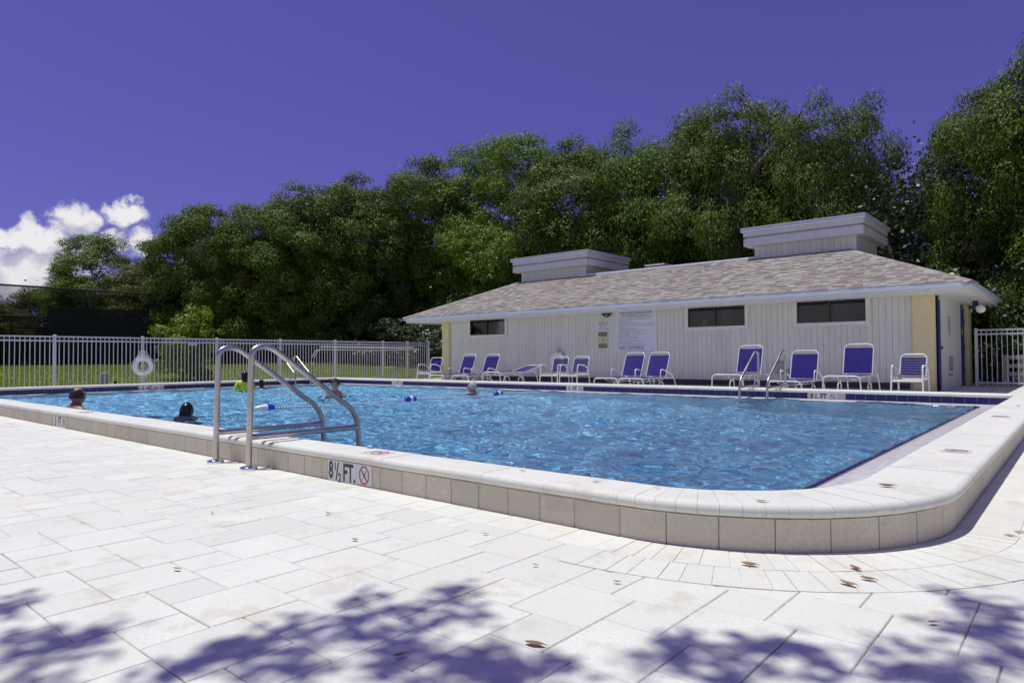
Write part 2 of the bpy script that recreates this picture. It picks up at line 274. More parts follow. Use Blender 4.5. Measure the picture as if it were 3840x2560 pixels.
# ------------------------------------------------------------------ mesh helpers
class MB:
    def __init__(s): s.v = []; s.f = []; s.mi = []; s.sm = []
    def add(s, vs, fs, smooth=False, mi=0):
        o = len(s.v); s.v += [tuple(v) for v in vs]; s.f += [tuple(i + o for i in f) for f in fs]; s.mi += [mi] * len(fs); s.sm += [smooth] * len(fs)
    def box(s, x0, x1, y0, y1, z0, z1, mi=0):
        s.add([(x0, y0, z0), (x1, y0, z0), (x1, y1, z0), (x0, y1, z0), (x0, y0, z1), (x1, y0, z1), (x1, y1, z1), (x0, y1, z1)],
              [(0, 3, 2, 1), (4, 5, 6, 7), (0, 1, 5, 4), (1, 2, 6, 5), (2, 3, 7, 6), (3, 0, 4, 7)], mi=mi); return s
    def bbox(s, x0, x1, y0, y1, z0, z1, b=0.005, mi=0):     # box with chamfered top and vertical edges
        lo = [(x0 + b, y0), (x1 - b, y0), (x1, y0 + b), (x1, y1 - b), (x1 - b, y1), (x0 + b, y1), (x0, y1 - b), (x0, y0 + b)]
        cx, cy = (x0 + x1) / 2, (y0 + y1) / 2
        ins = [(x + (b if x < cx else -b) * 0.8, y + (b if y < cy else -b) * 0.8) for x, y in lo]
        vs = [(x, y, z0) for x, y in lo] + [(x, y, z1 - b) for x, y in lo] + [(x, y, z1) for x, y in ins]
        fs = [tuple(range(16, 24))] + [(i, (i + 1) % 8, 8 + (i + 1) % 8, 8 + i) for i in range(8)] + [(8 + i, 8 + (i + 1) % 8, 16 + (i + 1) % 8, 16 + i) for i in range(8)] + [tuple(range(7, -1, -1))]
        s.add(vs, fs, mi=mi); return s
    def tube(s, pts, r, n=8, closed=False, caps=True, mi=0):
        pts = [Vector(p) for p in pts]; m = len(pts); rr = list(np.interp(np.linspace(0, 1, m), np.linspace(0, 1, len(r)), r)) if isinstance(r, (list, tuple)) else [r] * m
        vs = []; prev = None
        for i, p in enumerate(pts):
            if closed: t = (pts[(i + 1) % m] - pts[i - 1]).normalized()
            else: t = (pts[min(i + 1, m - 1)] - pts[max(i - 1, 0)]).normalized()
            if prev is None: a = t.orthogonal().normalized()
            else:
                a = prev - t * prev.dot(t)
                a = a.normalized() if a.length > 1e-6 else t.orthogonal().normalized()
            prev = a; b = t.cross(a)
            for k in range(n):
                an = 2 * math.pi * k / n; vs.append(p + (a * math.cos(an) + b * math.sin(an)) * rr[i])
        fs = []
        for i in range(m if closed else m - 1):
            j = (i + 1) % m
            for k in range(n): fs.append((i * n + k, i * n + (k + 1) % n, j * n + (k + 1) % n, j * n + k))
        s.add(vs, fs, True, mi)
        if caps and not closed: s.add(vs[:n], [tuple(range(n - 1, -1, -1))], mi=mi); s.add(vs[-n:], [tuple(range(n))], mi=mi)
        return s
    def lathe(s, prof, n=16, c=(0, 0, 0), axis='z', mi=0):
        vs = []
        for r, h in prof:
            for k in range(n):
                a = 2 * math.pi * k / n; x, y, z = r * math.cos(a), r * math.sin(a), h
                if axis == 'x': x, y, z = z, x, y
                elif axis == 'y': x, y, z = x, z, y
                vs.append((c[0] + x, c[1] + y, c[2] + z))
        fs = [(i * n + k, i * n + (k + 1) % n, (i + 1) * n + (k + 1) % n, (i + 1) * n + k) for i in range(len(prof) - 1) for k in range(n)]
        s.add(vs, fs, True, mi); return s
    def build(s, name, mat, parent=None, loc=(0, 0, 0), rz=0.0, origin=(0, 0, 0)):
        me = bpy.data.meshes.new(name); o3 = Vector(origin)
        me.from_pydata([Vector(v) - o3 for v in s.v], [], s.f)
        for m in (mat if isinstance(mat, (list, tuple)) else [mat]): me.materials.append(m)
        me.polygons.foreach_set('use_smooth', s.sm); me.polygons.foreach_set('material_index', s.mi); me.update()
        return mkobj(name, me, parent, loc, rz)
def mkobj(name, me, parent=None, loc=(0, 0, 0), rz=0.0):
    o = bpy.data.objects.new(name, me); col.objects.link(o); o.location = loc; o.rotation_euler = (0, 0, rz); o.parent = parent; return o
def tag(o, label, cat, group=None):
    o['label'] = label; o['category'] = cat
    if group: o['group'] = group
    return o
def thing(name, label, cat, loc=(0, 0, 0), rz=0.0, group=None):
    o = mkobj(name, None, None, loc, rz); return tag(o, label, cat, group)
def struct(o): o['kind'] = 'structure'; return o
def stuff(o): o['kind'] = 'stuff'; return o
def copytree(o, parent=None):
    c = o.copy(); col.objects.link(c); c.parent = parent
    for ch in list(o.children): copytree(ch, c)
    return c
def arc(c, r, a0, a1, n, plane='yz'):
    out = []
    for i in range(n + 1):
        a = a0 + (a1 - a0) * i / n; u, w = r * math.cos(a), r * math.sin(a)
        out.append((c[0], c[1] + u, c[2] + w) if plane == 'yz' else ((c[0] + u, c[1], c[2] + w) if plane == 'xz' else (c[0] + u, c[1] + w, c[2])))
    return out
def rounded(pts, r, n=5):                     # polyline with rounded bends
    pts = [Vector(p) for p in pts]; out = [pts[0]]
    for i in range(1, len(pts) - 1):
        a, b, c = pts[i - 1], pts[i], pts[i + 1]; d1 = (a - b); d2 = (c - b); rr = min(r, d1.length * .49, d2.length * .49)
        p0 = b + d1.normalized() * rr; p2 = b + d2.normalized() * rr
        for k in range(n + 1):
            t = k / n; out.append(p0 * (1 - t) ** 2 + b * 2 * t * (1 - t) + p2 * t * t)
    out.append(pts[-1]); return out
_tcache = {}
def text_geo(txt, size=0.1, bold=0.0, sx=1.0, align='CENTER'):
    cu = bpy.data.curves.new('t', 'FONT'); cu.body = txt; cu.size = size; cu.align_x = align; cu.align_y = 'CENTER'; cu.offset = bold; cu.resolution_u = 2
    o = bpy.data.objects.new('t', cu); col.objects.link(o); dg = bpy.context.evaluated_depsgraph_get(); dg.update()
    me = bpy.data.meshes.new_from_object(o.evaluated_get(dg)); vs = [(v.co.x * sx, v.co.y) for v in me.vertices]; fs = [tuple(p.vertices) for p in me.polygons]
    bpy.data.objects.remove(o); bpy.data.curves.remove(cu); bpy.data.meshes.remove(me); return vs, fs
def put_text(mb, txt, size, fn, bold=0.0, sx=1.0, align='CENTER', width=None):
    """fn maps 2D text coordinates (u, v) to a 3D point on the surface."""
    vs, fs = text_geo(txt, size, bold, sx, align)
    if width:
        w = max(v[0] for v in vs) - min(v[0] for v in vs); k = width / w; vs = [(v[0] * k, v[1]) for v in vs]
    mb.add([fn(u, v) for u, v in vs], fs)

# ------------------------------------------------------------------ ground
X1, Y0 = -0.4734, 2.554                 # outer faces of the raised pool wall
CX, CY, RAD = -1.573, 3.654, 1.10       # rounded corner
XIN, YIN = -0.845, 2.815                # inner edge of coping
YF, XL = 12.40, -18.1                   # far and left inner edges
ZB, ZT = 0.140, 0.195                   # coping bottom and top
mb = MB(); gz_ = -0.16                                     # one sheet with the opening of the pool in it
mb.add([(-400, -400, gz_), (400, -400, gz_), (400, 400, gz_), (-400, 400, gz_), (-18.0, 2.8, gz_), (-0.9, 2.8, gz_), (-0.9, 12.5, gz_), (-18.0, 12.5, gz_)], [(0, 1, 5, 4), (1, 2, 6, 5), (2, 3, 7, 6), (3, 0, 4, 7)])
g = mb.build('ground', M_EARTH); struct(g)

# deck of shell-stone pavers in a two-size hopscotch bond
mb = MB()
def sheet(x0, x1, y0, y1, z): mb.add([(x0, y0, z), (x1, y0, z), (x1, y1, z), (x0, y1, z)], [(0, 1, 2, 3)])
for r_ in ((-20.0, 6.0, -9.0, 2.60), (-0.52, 6.0, 2.60, 24.0), (-20.0, -0.52, 12.7, 24.0), (-20.0, -18.3, 2.6, 12.7)): sheet(*r_, -0.006)
# pocket of bedding inside the rounded corner
mb.add([(-0.52, 2.6, -0.0065), (-0.52, 3.9, -0.0065), (-1.9, 2.6, -0.0065)], [(0, 1, 2)])
deck = mb.build('deck', M_SAND); struct(deck)
MX, MY, GAP = 0.0945, 0.0985, 0.0029
AX, AY = -1.600, 1.330
def paver_mesh(w, h):
    m = MB().bbox(-w / 2 + GAP / 2, w / 2 - GAP / 2, -h / 2 + GAP / 2, h / 2 - GAP / 2, -0.03, 0.0, 0.0035); me = bpy.data.meshes.new('paver'); me.from_pydata(m.v, [], m.f); me.materials.append(M_PAVER); return me
PB, PS = paver_mesh(3 * MX, 3 * MY), paver_mesh(2 * MX, 2 * MY)
cand = []
def in_pool(x, y, hw, hh):
    return (x - hw > -18.30 and x + hw < X1 + .0 and y + hh < YF + .33 and y - hh > Y0) and not (x > CX and y < CY and math.hypot(x + hw - CX, y - hh - CY) > RAD)
for i in range(-140, 190):
    for j in range(-140, 140):
        bx, by = AX + MX * (2 * i + 3 * j), AY + MY * (3 * i - 2 * j)
        for (x, y, k) in ((bx + 1.5 * MX, by + 1.5 * MY, 3), (bx + MX, by + 4 * MY, 2)):
            if not (-19.9 < x < 5.5 and -8 < y < 23.5): continue
            if k == 3 and in_pool(x, y, 1.5 * MX, 1.5 * MY) or k == 2 and in_pool(x, y, MX, MY): continue
            if y > 16.6 and x < -2.5: continue
            if -18.1 < x < -.9 and 2.72 < y < 12.5: continue
            cand.append((x, y, k))
def vis(x, y):
    d = Vector((x, y, -CAM_H)); zz = d.dot(FW)
    if zz < 0.4: return 0
    u = d.dot(RT) / zz; v = d.dot(UP) / zz
    if abs(u) > 0.80 or abs(v) > 0.56: return 0
    return 1 / (zz * zz * zz)
cand = [(vis(x, y), x, y, k) for x, y, k in cand]
cand.sort(key=lambda c: -c[0])
rest = MB()
for n, (w, x, y, k) in enumerate(cand):
    dz = random.uniform(-0.0012, 0.0012)
    if n < 300:
        o = mkobj('paver', PB if k == 3 else PS, deck, (x, y, dz), random.choice((0, math.pi)) + random.gauss(0, 0.003))
    else:
        hw, hh = k * MX / 2 - GAP / 2, k * MY / 2 - GAP / 2; b = 0.003
        rest.add([(x - hw, y - hh, dz - .015), (x + hw, y - hh, dz - .015), (x + hw, y + hh, dz - .015), (x - hw, y + hh, dz - .015), (x - hw + b, y - hh + b, dz), (x + hw - b, y - hh + b, dz), (x + hw - b, y + hh - b, dz), (x - hw + b, y + hh - b, dz)],
                 [(4, 5, 6, 7), (0, 1, 5, 4), (1, 2, 6, 5), (2, 3, 7, 6), (3, 0, 4, 7)])
stuff(rest.build('paver_field', M_PAVER, deck))
# border courses along the wall and round the corner
def wedge(c, r0, r1, a0, a1, ztop, n=2, gap=0.003):
    vs = []; ga0, ga1 = gap / r0 / 2, gap / r1 / 2
    for z in (-0.03, ztop):
        for (r, g_) in ((r0 + gap / 2, ga0), (r1 - gap / 2, ga1)):
            for k in range(n + 1):
                a = a0 + g_ + (a1 - a0 - 2 * g_) * k / n; vs.append((c[0] + r * math.cos(a), c[1] + r * math.sin(a), z))
    N = n + 1; fs = [(2 * N + k, 3 * N + k, 3 * N + k + 1, 2 * N + k + 1) for k in range(n)] + [(k, 2 * N + k, 2 * N + k + 1, k + 1) for k in range(n)] + [(N + k, N + k + 1, 3 * N + k + 1, 3 * N + k) for k in range(n)]
    fs += [(0, N, 3 * N, 2 * N), (N - 1, 3 * N - 1, 4 * N - 1, 2 * N - 1)]
    return vs, fs
for r0, r1, a, b, n in ((1.104, 1.335, -90, 0, 23), (1.335, 1.552, -90, 0, 25)):
    cuts = [a]
    for k in range(1, n): cuts.append(a + (b - a) * (k + random.uniform(-.18, .18)) / n)
    cuts.append(b)
    for k in range(n):
        m = MB(); m.add(*wedge((CX, CY), r0, r1, R(cuts[k]), R(cuts[k + 1]), 0.0032 + random.uniform(-.0006, .0006))); m.build('border_paver', M_PAVER, deck)
CB = MB().bbox(-0.1012, 0.1012, -0.111, 0.111, -0.03, 0.0, 0.003); CBm = bpy.data.meshes.new('border_paver'); CBm.from_pydata(CB.v, [], CB.f); CBm.materials.append(M_PAVER)
x = CX - 0.1025
while x > -19.5:
    mkobj('border_paver', CBm, deck, (x, 2.4375, 0.0030 + random.uniform(-.0006, .0006))); x -= 0.2052
y = CY + 0.1025; 
while y < 13.0:
    for q_ in range(2): mkobj('border_paver', CBm, deck, (X1 + 0.117 + q_ * .2245, y, 0.0030 + random.uniform(-.0006, .0006)), math.pi / 2)
    y += 0.2052

# lawn rising behind the fence
nx, ny = 40, 60; vs = []; fs = []
for i in range(nx + 1):
    for j in range(ny + 1):
        x = -19.9 - 30 * i / nx; y = -14 + 44 * j / ny; t = min(1, max(0, (-20.6 - x) / 9)); z = -0.02 + 0.52 * t * t * (3 - 2 * t) + 0.03 * math.sin(x * .9 + y * .5)
        vs.append((x, y, z))
for i in range(nx):
    for j in range(ny): a = i * (ny + 1) + j; fs.append((a, a + 1, a + ny + 2, a + ny + 1))
mb = MB(); mb.add(vs, fs, True); struct(mb.build('lawn', M_LAWN))
def lawn_z(x, y):
    t = min(1, max(0, (-20.6 - x) / 9)); return -0.02 + 0.52 * t * t * (3 - 2 * t) + 0.03 * math.sin(x * .9 + y * .5)
def leafmesh(name, pos, nrm, lng, wid, mat, fold=False):
    """rhombic leaves: arrays of centre, normal, length, width"""
    n = len(pos); nrm = nrm / (np.linalg.norm(nrm, axis=1, keepdims=True) + 1e-9)
    rnd = rng.normal(size=(n, 3)); a = np.cross(nrm, rnd); a /= (np.linalg.norm(a, axis=1, keepdims=True) + 1e-9); b = np.cross(nrm, a)
    L = lng[:, None] / 2; Wd = wid[:, None] / 2
    v = np.stack([pos - a * L, pos + b * Wd - a * L * .1 , pos + a * L, pos - b * Wd - a * L * .1], 1).reshape(-1, 3)
    me = bpy.data.meshes.new(name); me.vertices.add(4 * n); me.vertices.foreach_set('co', v.ravel().astype(np.float32))
    me.loops.add(4 * n); me.loops.foreach_set('vertex_index', np.arange(4 * n, dtype=np.int32)); me.polygons.add(n)
    me.polygons.foreach_set('loop_start', np.arange(0, 4 * n, 4, dtype=np.int32)); me.polygons.foreach_set('loop_total', np.full(n, 4, dtype=np.int32))
    me.materials.append(mat); me.update(); me.validate(); return me
# grass blades on the lawn
n = 90000; gx = -20.3 - rng.random(n) ** 0.8 * 12; gy = 0 + rng.random(n) * 21; vs = np.zeros((n, 3, 3)); gz = np.array([lawn_z(a, b) for a, b in zip(gx, gy)])
ang = rng.random(n) * 6.283; hgt = .05 + rng.random(n) * .06; wd = .011
base = np.stack([gx, gy, gz], 1); dv = np.stack([np.cos(ang), np.sin(ang), 0 * ang], 1) * wd; lean = np.stack([rng.normal(0, .03, n), rng.normal(0, .03, n), hgt], 1)
vs[:, 0] = base - dv; vs[:, 1] = base + dv; vs[:, 2] = base + lean
me = bpy.data.meshes.new('grass'); me.vertices.add(3 * n); me.vertices.foreach_set('co', vs.ravel()); me.loops.add(3 * n); me.loops.foreach_set('vertex_index', np.arange(3 * n, dtype=np.int32)); me.polygons.add(n)
me.polygons.foreach_set('loop_start', np.arange(0, 3 * n, 3, dtype=np.int32)); me.polygons.foreach_set('loop_total', np.full(n, 3, dtype=np.int32)); me.materials.append(M_GRASS); me.update()
o = stuff(mkobj('grass', me)); tag(o, 'short green grass of the lawn behind the white fence', 'grass')

# ------------------------------------------------------------------ pool
mb = MB()
RX, RYN, RYF, RXL = -1.275, 2.98, 12.03, -17.73       # inside faces of the gutter rim
def rect_ring(x0, x1, y0, y1): return [(x0, y0), (x1, y0), (x1, y1), (x0, y1)]
# basin: sloping floor and walls
xs = [RXL, -9.2, RX]; zs = [-0.92, -1.48, -2.55]
v = []
for x_, z_ in zip(xs, zs): v += [(x_, RYN, z_), (x_, RYF, z_), (x_, RYN, 0.0), (x_, RYF, 0.0)]
f = []
for i in range(2): a, b = 4 * i, 4 * i + 4; f += [(a, b, b + 1, a + 1), (a, a + 2, b + 2, b), (a + 1, b + 1, b + 3, a + 3)]
f += [(0, 1, 3, 2), (8, 10, 11, 9)]
mb.add(v, f)
pool = mb.build('swimming_pool', M_PLASTER); struct(pool)
# structural core behind the facing: solid ring up to coping underside, and gutter trough
mb = MB()
mb.box(-18.32, CX, Y0 + .006, YIN + .028, -0.05, ZB - .003); mb.box(XIN - .028, X1 - .006, CY, YF + .33, -0.05, ZB - .003); mb.box(-18.32, XIN - .028, YF + .03, YF + .33, -0.05, ZB - .003); mb.box(-18.32, XL - .03, YIN + .028, YF + .03, -0.05, ZB - .003)
N = 14; vs = []
for k in range(N + 1):
    a = R(-90 + 90 * k / N); ro = RAD - .006
    for z in (-.05, ZB - .003): vs.append((CX + ro * math.cos(a), CY + ro * math.sin(a), z))
    for z in (-.05, ZB - .003): vs.append((CX + (XIN - .028 - CX) * math.cos(a), CY + (CY - YIN - .028) * math.sin(a), z))
fs = []
for k in range(N): a, b = 4 * k, 4 * k + 4; fs += [(a, b, b + 1, a + 1), (a + 2, a + 3, b + 3, b + 2), (a + 1, b + 1, b + 3, a + 3)]
mb.add(vs, fs); mb.build('wall_core', M_GROUT, pool)
mb = MB()                                             # trough floor and rim walls
zi, zo = 0.006, 0.036                                  # floor of the trough falls from the wall to the rim
def trough(pi0, pi1, po0, po1): mb.add([(*pi0, zi), (*pi1, zi), (*po1, zo), (*po0, zo)], [(0, 1, 2, 3)])
trough((RX + .03, RYN - .1), (RX + .03, RYF + .03), (XIN + .03, 3.25), (XIN + .03, YF + .05)); trough((RXL - .03, RYF + .03), (RX + .03, RYF + .03), (XL - .05, YF + .05), (XIN + .03, YF + .05)); trough((RXL - .03, RYN - .1), (RXL - .03, RYF + .03), (XL - .05, YIN - .1), (XL - .05, YF + .05))
mb.add([(RXL - .045, YIN - .02, zi), (RX + .03, YIN - .02, zi), (RX + .03, RYN - .045, zi), (RXL - .045, RYN - .045, zi)], [(0, 1, 2, 3)])
mb.build('gutter', M_GUTTER, pool)
rimz = 0.024
def rimtile(x0, x1, y0, y1): return MB().bbox(x0, x1, y0, y1, -0.10, rimz, 0.008)
y = RYN
RT1 = rimtile(0, 0.032, 0.0015, 0.1509); rm = bpy.data.meshes.new('rim_tile'); rm.from_pydata(RT1.v, [], RT1.f); rm.materials.append(M_NAVY)
while y < RYF: mkobj('rim_tile', rm, pool, (RX, y, 0)); y += 0.1524
RT2 = rimtile(0.0015, 0.1509, 0, 0.032); rm2 = bpy.data.meshes.new('rim_tile'); rm2.from_pydata(RT2.v, [], RT2.f); rm2.materials.append(M_NAVY)
x = RX - .1524 + .045
while x > RXL - .1: mkobj('rim_tile', rm2, pool, (x, RYF, 0)); x -= 0.1524
mb = MB(); mb.box(RXL - .045, RXL, RYN, RYF, -.1, rimz); mb.box(RXL, RX, RYN - .045, RYN, -.1, rimz); stuff(mb.build('rim_tile_row', M_NAVY, pool))
# facing blocks
BL = MB(); BL.add([], [])
def blockmesh(w):
    m = MB(); b = 0.004; g_ = 0.0025
    x0, x1, z0, z1 = -w / 2 + g_, w / 2 - g_, -0.03, ZB - .006
    m.add([(x0, .03, z0), (x1, .03, z0), (x1, .03, z1), (x0, .03, z1), (x0, b, z0), (x1, b, z0), (x1, b, z1), (x0, b, z1), (x0 + b, 0, z0), (x1 - b, 0, z0), (x1 - b, 0, z1 - b), (x0 + b, 0, z1 - b)],
          [(8, 9, 10, 11), (4, 8, 11, 7), (9, 5, 6, 10), (11, 10, 6, 7), (0, 4, 7, 3), (5, 1, 2, 6), (7, 6, 2, 3)])
    me = bpy.data.meshes.new('block'); me.from_pydata(m.v, [], m.f); me.materials.append(M_BLOCK); return me
BM = blockmesh(0.2032)
JX = -2.022          # a measured joint
marks = [(-3.775, -3.318), (-9.45, -9.01)]
k = -3
while True:
    xl = JX + 0.2032 * -k; k += 1
    if xl < -19.2: break
    if xl + .21 > CX + .01: continue
    x0, x1 = xl, xl + .2032
    if CX - x1 < .1: x1 = CX
    segs = [(x0, x1)]
    for a, b in marks:
        ns = []
        for s0, s1 in segs:
            if s1 <= a or s0 >= b: ns.append((s0, s1)); continue
            if s0 < a: ns.append((s0, a))
            if s1 > b: ns.append((b, s1))
        segs = ns
    for s0, s1 in segs:
        if s1 - s0 < .012: continue
        me = BM if abs(s1 - s0 - .2032) < 1e-6 else blockmesh(s1 - s0)
        mkobj('block', me, pool, ((s0 + s1) / 2, Y0 + random.uniform(-.001, .001), 0))
x_r = JX + 0.2032 * 2
angs = [-90, -78.9, -67.8, -56.5, -45, -33.7, -22.5, -11.2, 0]
for a0, a1 in zip(angs[:-1], angs[1:]):
    m = MB(); vs = []; N = 5; g_ = R(0.13)
    for kk in range(N + 1):
        a = R(a0) + g_ + (R(a1 - a0) - 2 * g_) * kk / N
        for rr_ in (RAD, RAD - .03):
            for z in (-.03, ZB - .006): vs.append((CX + rr_ * math.cos(a), CY + rr_ * math.sin(a), z))
    fs = []
    for kk in range(N): p, q_ = 4 * kk, 4 * kk + 4; fs += [(p, q_, q_ + 1, p + 1), (p + 1, q_ + 1, q_ + 3, p + 3)]
    fs += [(0, 1, 3, 2), (4 * N, 4 * N + 2, 4 * N + 3, 4 * N + 1)]
    m.add(vs, fs, False); m.build('block', M_BLOCK, pool)
y = CY + .1016
while y < YF + .3: mkobj('block', BM, pool, (X1 + random.uniform(-.001, .001), y, 0), math.pi / 2); y += .2032
# coping: bullnosed stones, outer lip 30 mm proud of the blocks
def coping_stone(i0, o0, i1, o1, gap=0.003, n=1, curve=None):
    """section lines inner->outer at both ends (2D); returns mesh builder"""
    hr = (ZT - ZB) / 2; zc = (ZT + ZB) / 2; prof = []
    for k in range(7): a = R(90 + 180 * k / 6); prof.append(('i', hr + hr * math.cos(a), zc + hr * math.sin(a)))       # inner nose
    pr_out = []
    for k in range(7): a = R(-90 + 180 * k / 6); pr_out.append(('o', -hr + hr * math.cos(a), zc + hr * math.sin(a)))
    prof = prof + pr_out
    vs = []; secs = []
    for s in range(n + 1):
        t = s / n; I = Vector(curve(t)[0]) if curve else Vector(i0).lerp(Vector(i1), t); O = Vector(curve(t)[1]) if curve else Vector(o0).lerp(Vector(o1), t)
        d = (O - I).normalized()
        for tag_, off, z in prof:
            p = (I + d * off) if tag_ == 'i' else (O + d * off); vs.append((p.x, p.y, z))
    P = len(prof); m = MB(); fs = [(s * P + k, s * P + (k + 1) % P, (s + 1) * P + (k + 1) % P, (s + 1) * P + k) for s in range(n) for k in range(P)]
    m.add(vs, fs, True); m.add(vs[:P], [tuple(range(P))]); m.add(vs[-P:], [tuple(range(P - 1, -1, -1))])
    # flat top shading
    for idx in range(len(fs)):
        if idx % P in (P - 1, 6): m.sm[idx] = False
    return m
OL = 0.030
def straight(p_in, p_out, dirv, length, step, name='coping_stone'):
    pi, po, d = Vector(p_in), Vector(p_out), Vector(dirv); cnt = max(1, round(length / step)); st = length / cnt; g_ = 0.0007
    m = coping_stone(d * g_, po - pi + d * g_, d * (st - g_), po - pi + d * (st - g_)); me = None
    for k in range(cnt):
        if me is None: o = m.build(name, M_COPING, pool, (pi.x, pi.y, random.uniform(-.0008, .0008))); me = o.data
        else: o = mkobj(name, me, pool, (pi.x + d.x * st * k, pi.y + d.y * st * k, random.uniform(-.0008, .0008)))
straight((CX, YIN), (CX, Y0 - OL), (-1, 0), 16.6, 0.4064)
straight((XIN, CY), (X1 + OL, CY), (0, 1), YF - CY - .005, 0.4064)
straight((X1 + OL, YF), (X1 + OL, YF + .36), (-1, 0), X1 + OL - XL, 0.4064)
straight((XL, YIN + .3), (XL - .33, YIN + .3), (0, 1), YF + .36 - YIN - .3, 0.4064)
NC = 20
for k in range(NC):
    a0, a1 = R(-90 + 90 * k / NC), R(-90 + 90 * (k + 1) / NC); g_ = R(.035)
    def cur(t, a0=a0, a1=a1):
        a = a0 + g_ + (a1 - a0 - 2 * g_) * t; c, s = math.cos(a), math.sin(a)
        return ((CX + (XIN - CX) * c, CY + (CY - YIN) * s), (CX + (RAD + OL) * c, CY + (RAD + OL) * s))
    m = coping_stone(None, None, None, None, n=2, curve=cur); o = m.build('coping_stone', M_COPING, pool, (0, 0, random.uniform(-.0008, .0008)))
# navy waterline tiles on the far and left inner faces
mb = MB(); mb.box(XL - .03, XIN, YF + .034, YF + .06, 0.0, ZB); mb.box(XL - .06, XL - .034, YIN, YF + .03, 0.0, ZB); mb.build('tile_grout', M_TGROUT, pool)
tm = MB().box(-.0755, .0755, 0, .008, 0.004, ZB - .002); tmm = bpy.data.meshes.new('waterline_tile'); tmm.from_pydata(tm.v, [], tm.f); tmm.materials.append(M_NAVY)
farmarks = [(-9.03, -8.573, '5 FT'), (-3.745, -3.29, '8 FT'), (-15.2, -14.74, '3 FT')]
x = XIN - .0773
while x > XL:
    if not any(a - .05 < x < b + .05 for a, b, _ in farmarks): mkobj('waterline_tile', tmm, pool, (x, YF + .028, 0))
    x -= .1546
y = YF - .05
while y > YIN:
    if not 6.70 < y < 7.25: mkobj('waterline_tile', tmm, pool, (XL - .028, y, 0), math.pi / 2)
    y -= .1546
# water surface: real ripples
nx, ny = 740, 410
gx = np.linspace(RXL + .002, RX + .012, nx); gy = np.linspace(RYN + .002, RYF + .012, ny); X_, Y_ = np.meshgrid(gx, gy, indexing='ij'); Z_ = np.zeros_like(X_)
for k in range(90):
    lam = 0.15 * (1.1 / 0.15) ** rng.random(); th = rng.normal(0.7, 1.2); kk = 2 * math.pi / lam; amp = 0.00098 * (lam / .4) ** 1.2
    ph = kk * (X_ * math.cos(th) + Y_ * math.sin(th)) + rng.random() * 6.28 + .8 * np.sin(X_ * 1.3 * math.sin(th) + Y_ * 1.1 + k)
    Z_ += amp * (np.sin(ph) + .25 * np.sin(2 * ph + .6))
Z_ += 0.026
idx = np.arange(nx * ny).reshape(nx, ny); fq = np.stack([idx[:-1, :-1], idx[1:, :-1], idx[1:, 1:], idx[:-1, 1:]], -1).reshape(-1, 4)
me = bpy.data.meshes.new('water'); me.from_pydata(np.stack([X_, Y_, Z_], -1).reshape(-1, 3).tolist(), [], fq.tolist()); me.materials.append(M_WATER); me.polygons.foreach_set('use_smooth', [True] * len(me.polygons)); me.update()
wat = struct(mkobj('water', me)); wat.cycles.is_caustics_caster = True; pool.cycles.is_caustics_receiver = True; sd.cycles.is_caustics_light = True

# depth markers: ceramic tiles with printed figures
def no_dive(m_red, m_ink, fn, r):
    """octagon, slash, diver and ripples in 2D, mapped to the surface by fn"""
    def poly(m, pts): m.add([fn(u, v) for u, v in pts], [tuple(range(len(pts)))])
    for k in range(8):
        a0, a1 = R(22.5 + 45 * k), R(67.5 + 45 * k); poly(m_red, [(r * math.cos(a0), r * 1.15 * math.sin(a0)), (r * math.cos(a1), r * 1.15 * math.sin(a1)), (r * .84 * math.cos(a1), r * .97 * math.sin(a1)), (r * .84 * math.cos(a0), r * .97 * math.sin(a0))])
    poly(m_red, [(-.62 * r, .60 * r), (-.50 * r, .74 * r), (.62 * r, -.62 * r), (.50 * r, -.76 * r)])
    poly(m_ink, [(.48 * r, .62 * r), (.30 * r, .50 * r), (.05 * r, .02 * r), (-.18 * r, -.28 * r), (-.42 * r, -.60 * r), (-.38 * r, -.62 * r), (-.08 * r, -.26 * r), (.18 * r, .0 * r), (.36 * r, .42 * r)])
    for sx in (-1, 1):
        for j in range(3):
            u = sx * (.22 + .2 * j) * r; poly(m_ink, [(u - .09 * r, .10 * r), (u, .03 * r), (u + .09 * r, .10 * r), (u, -.01 * r)])
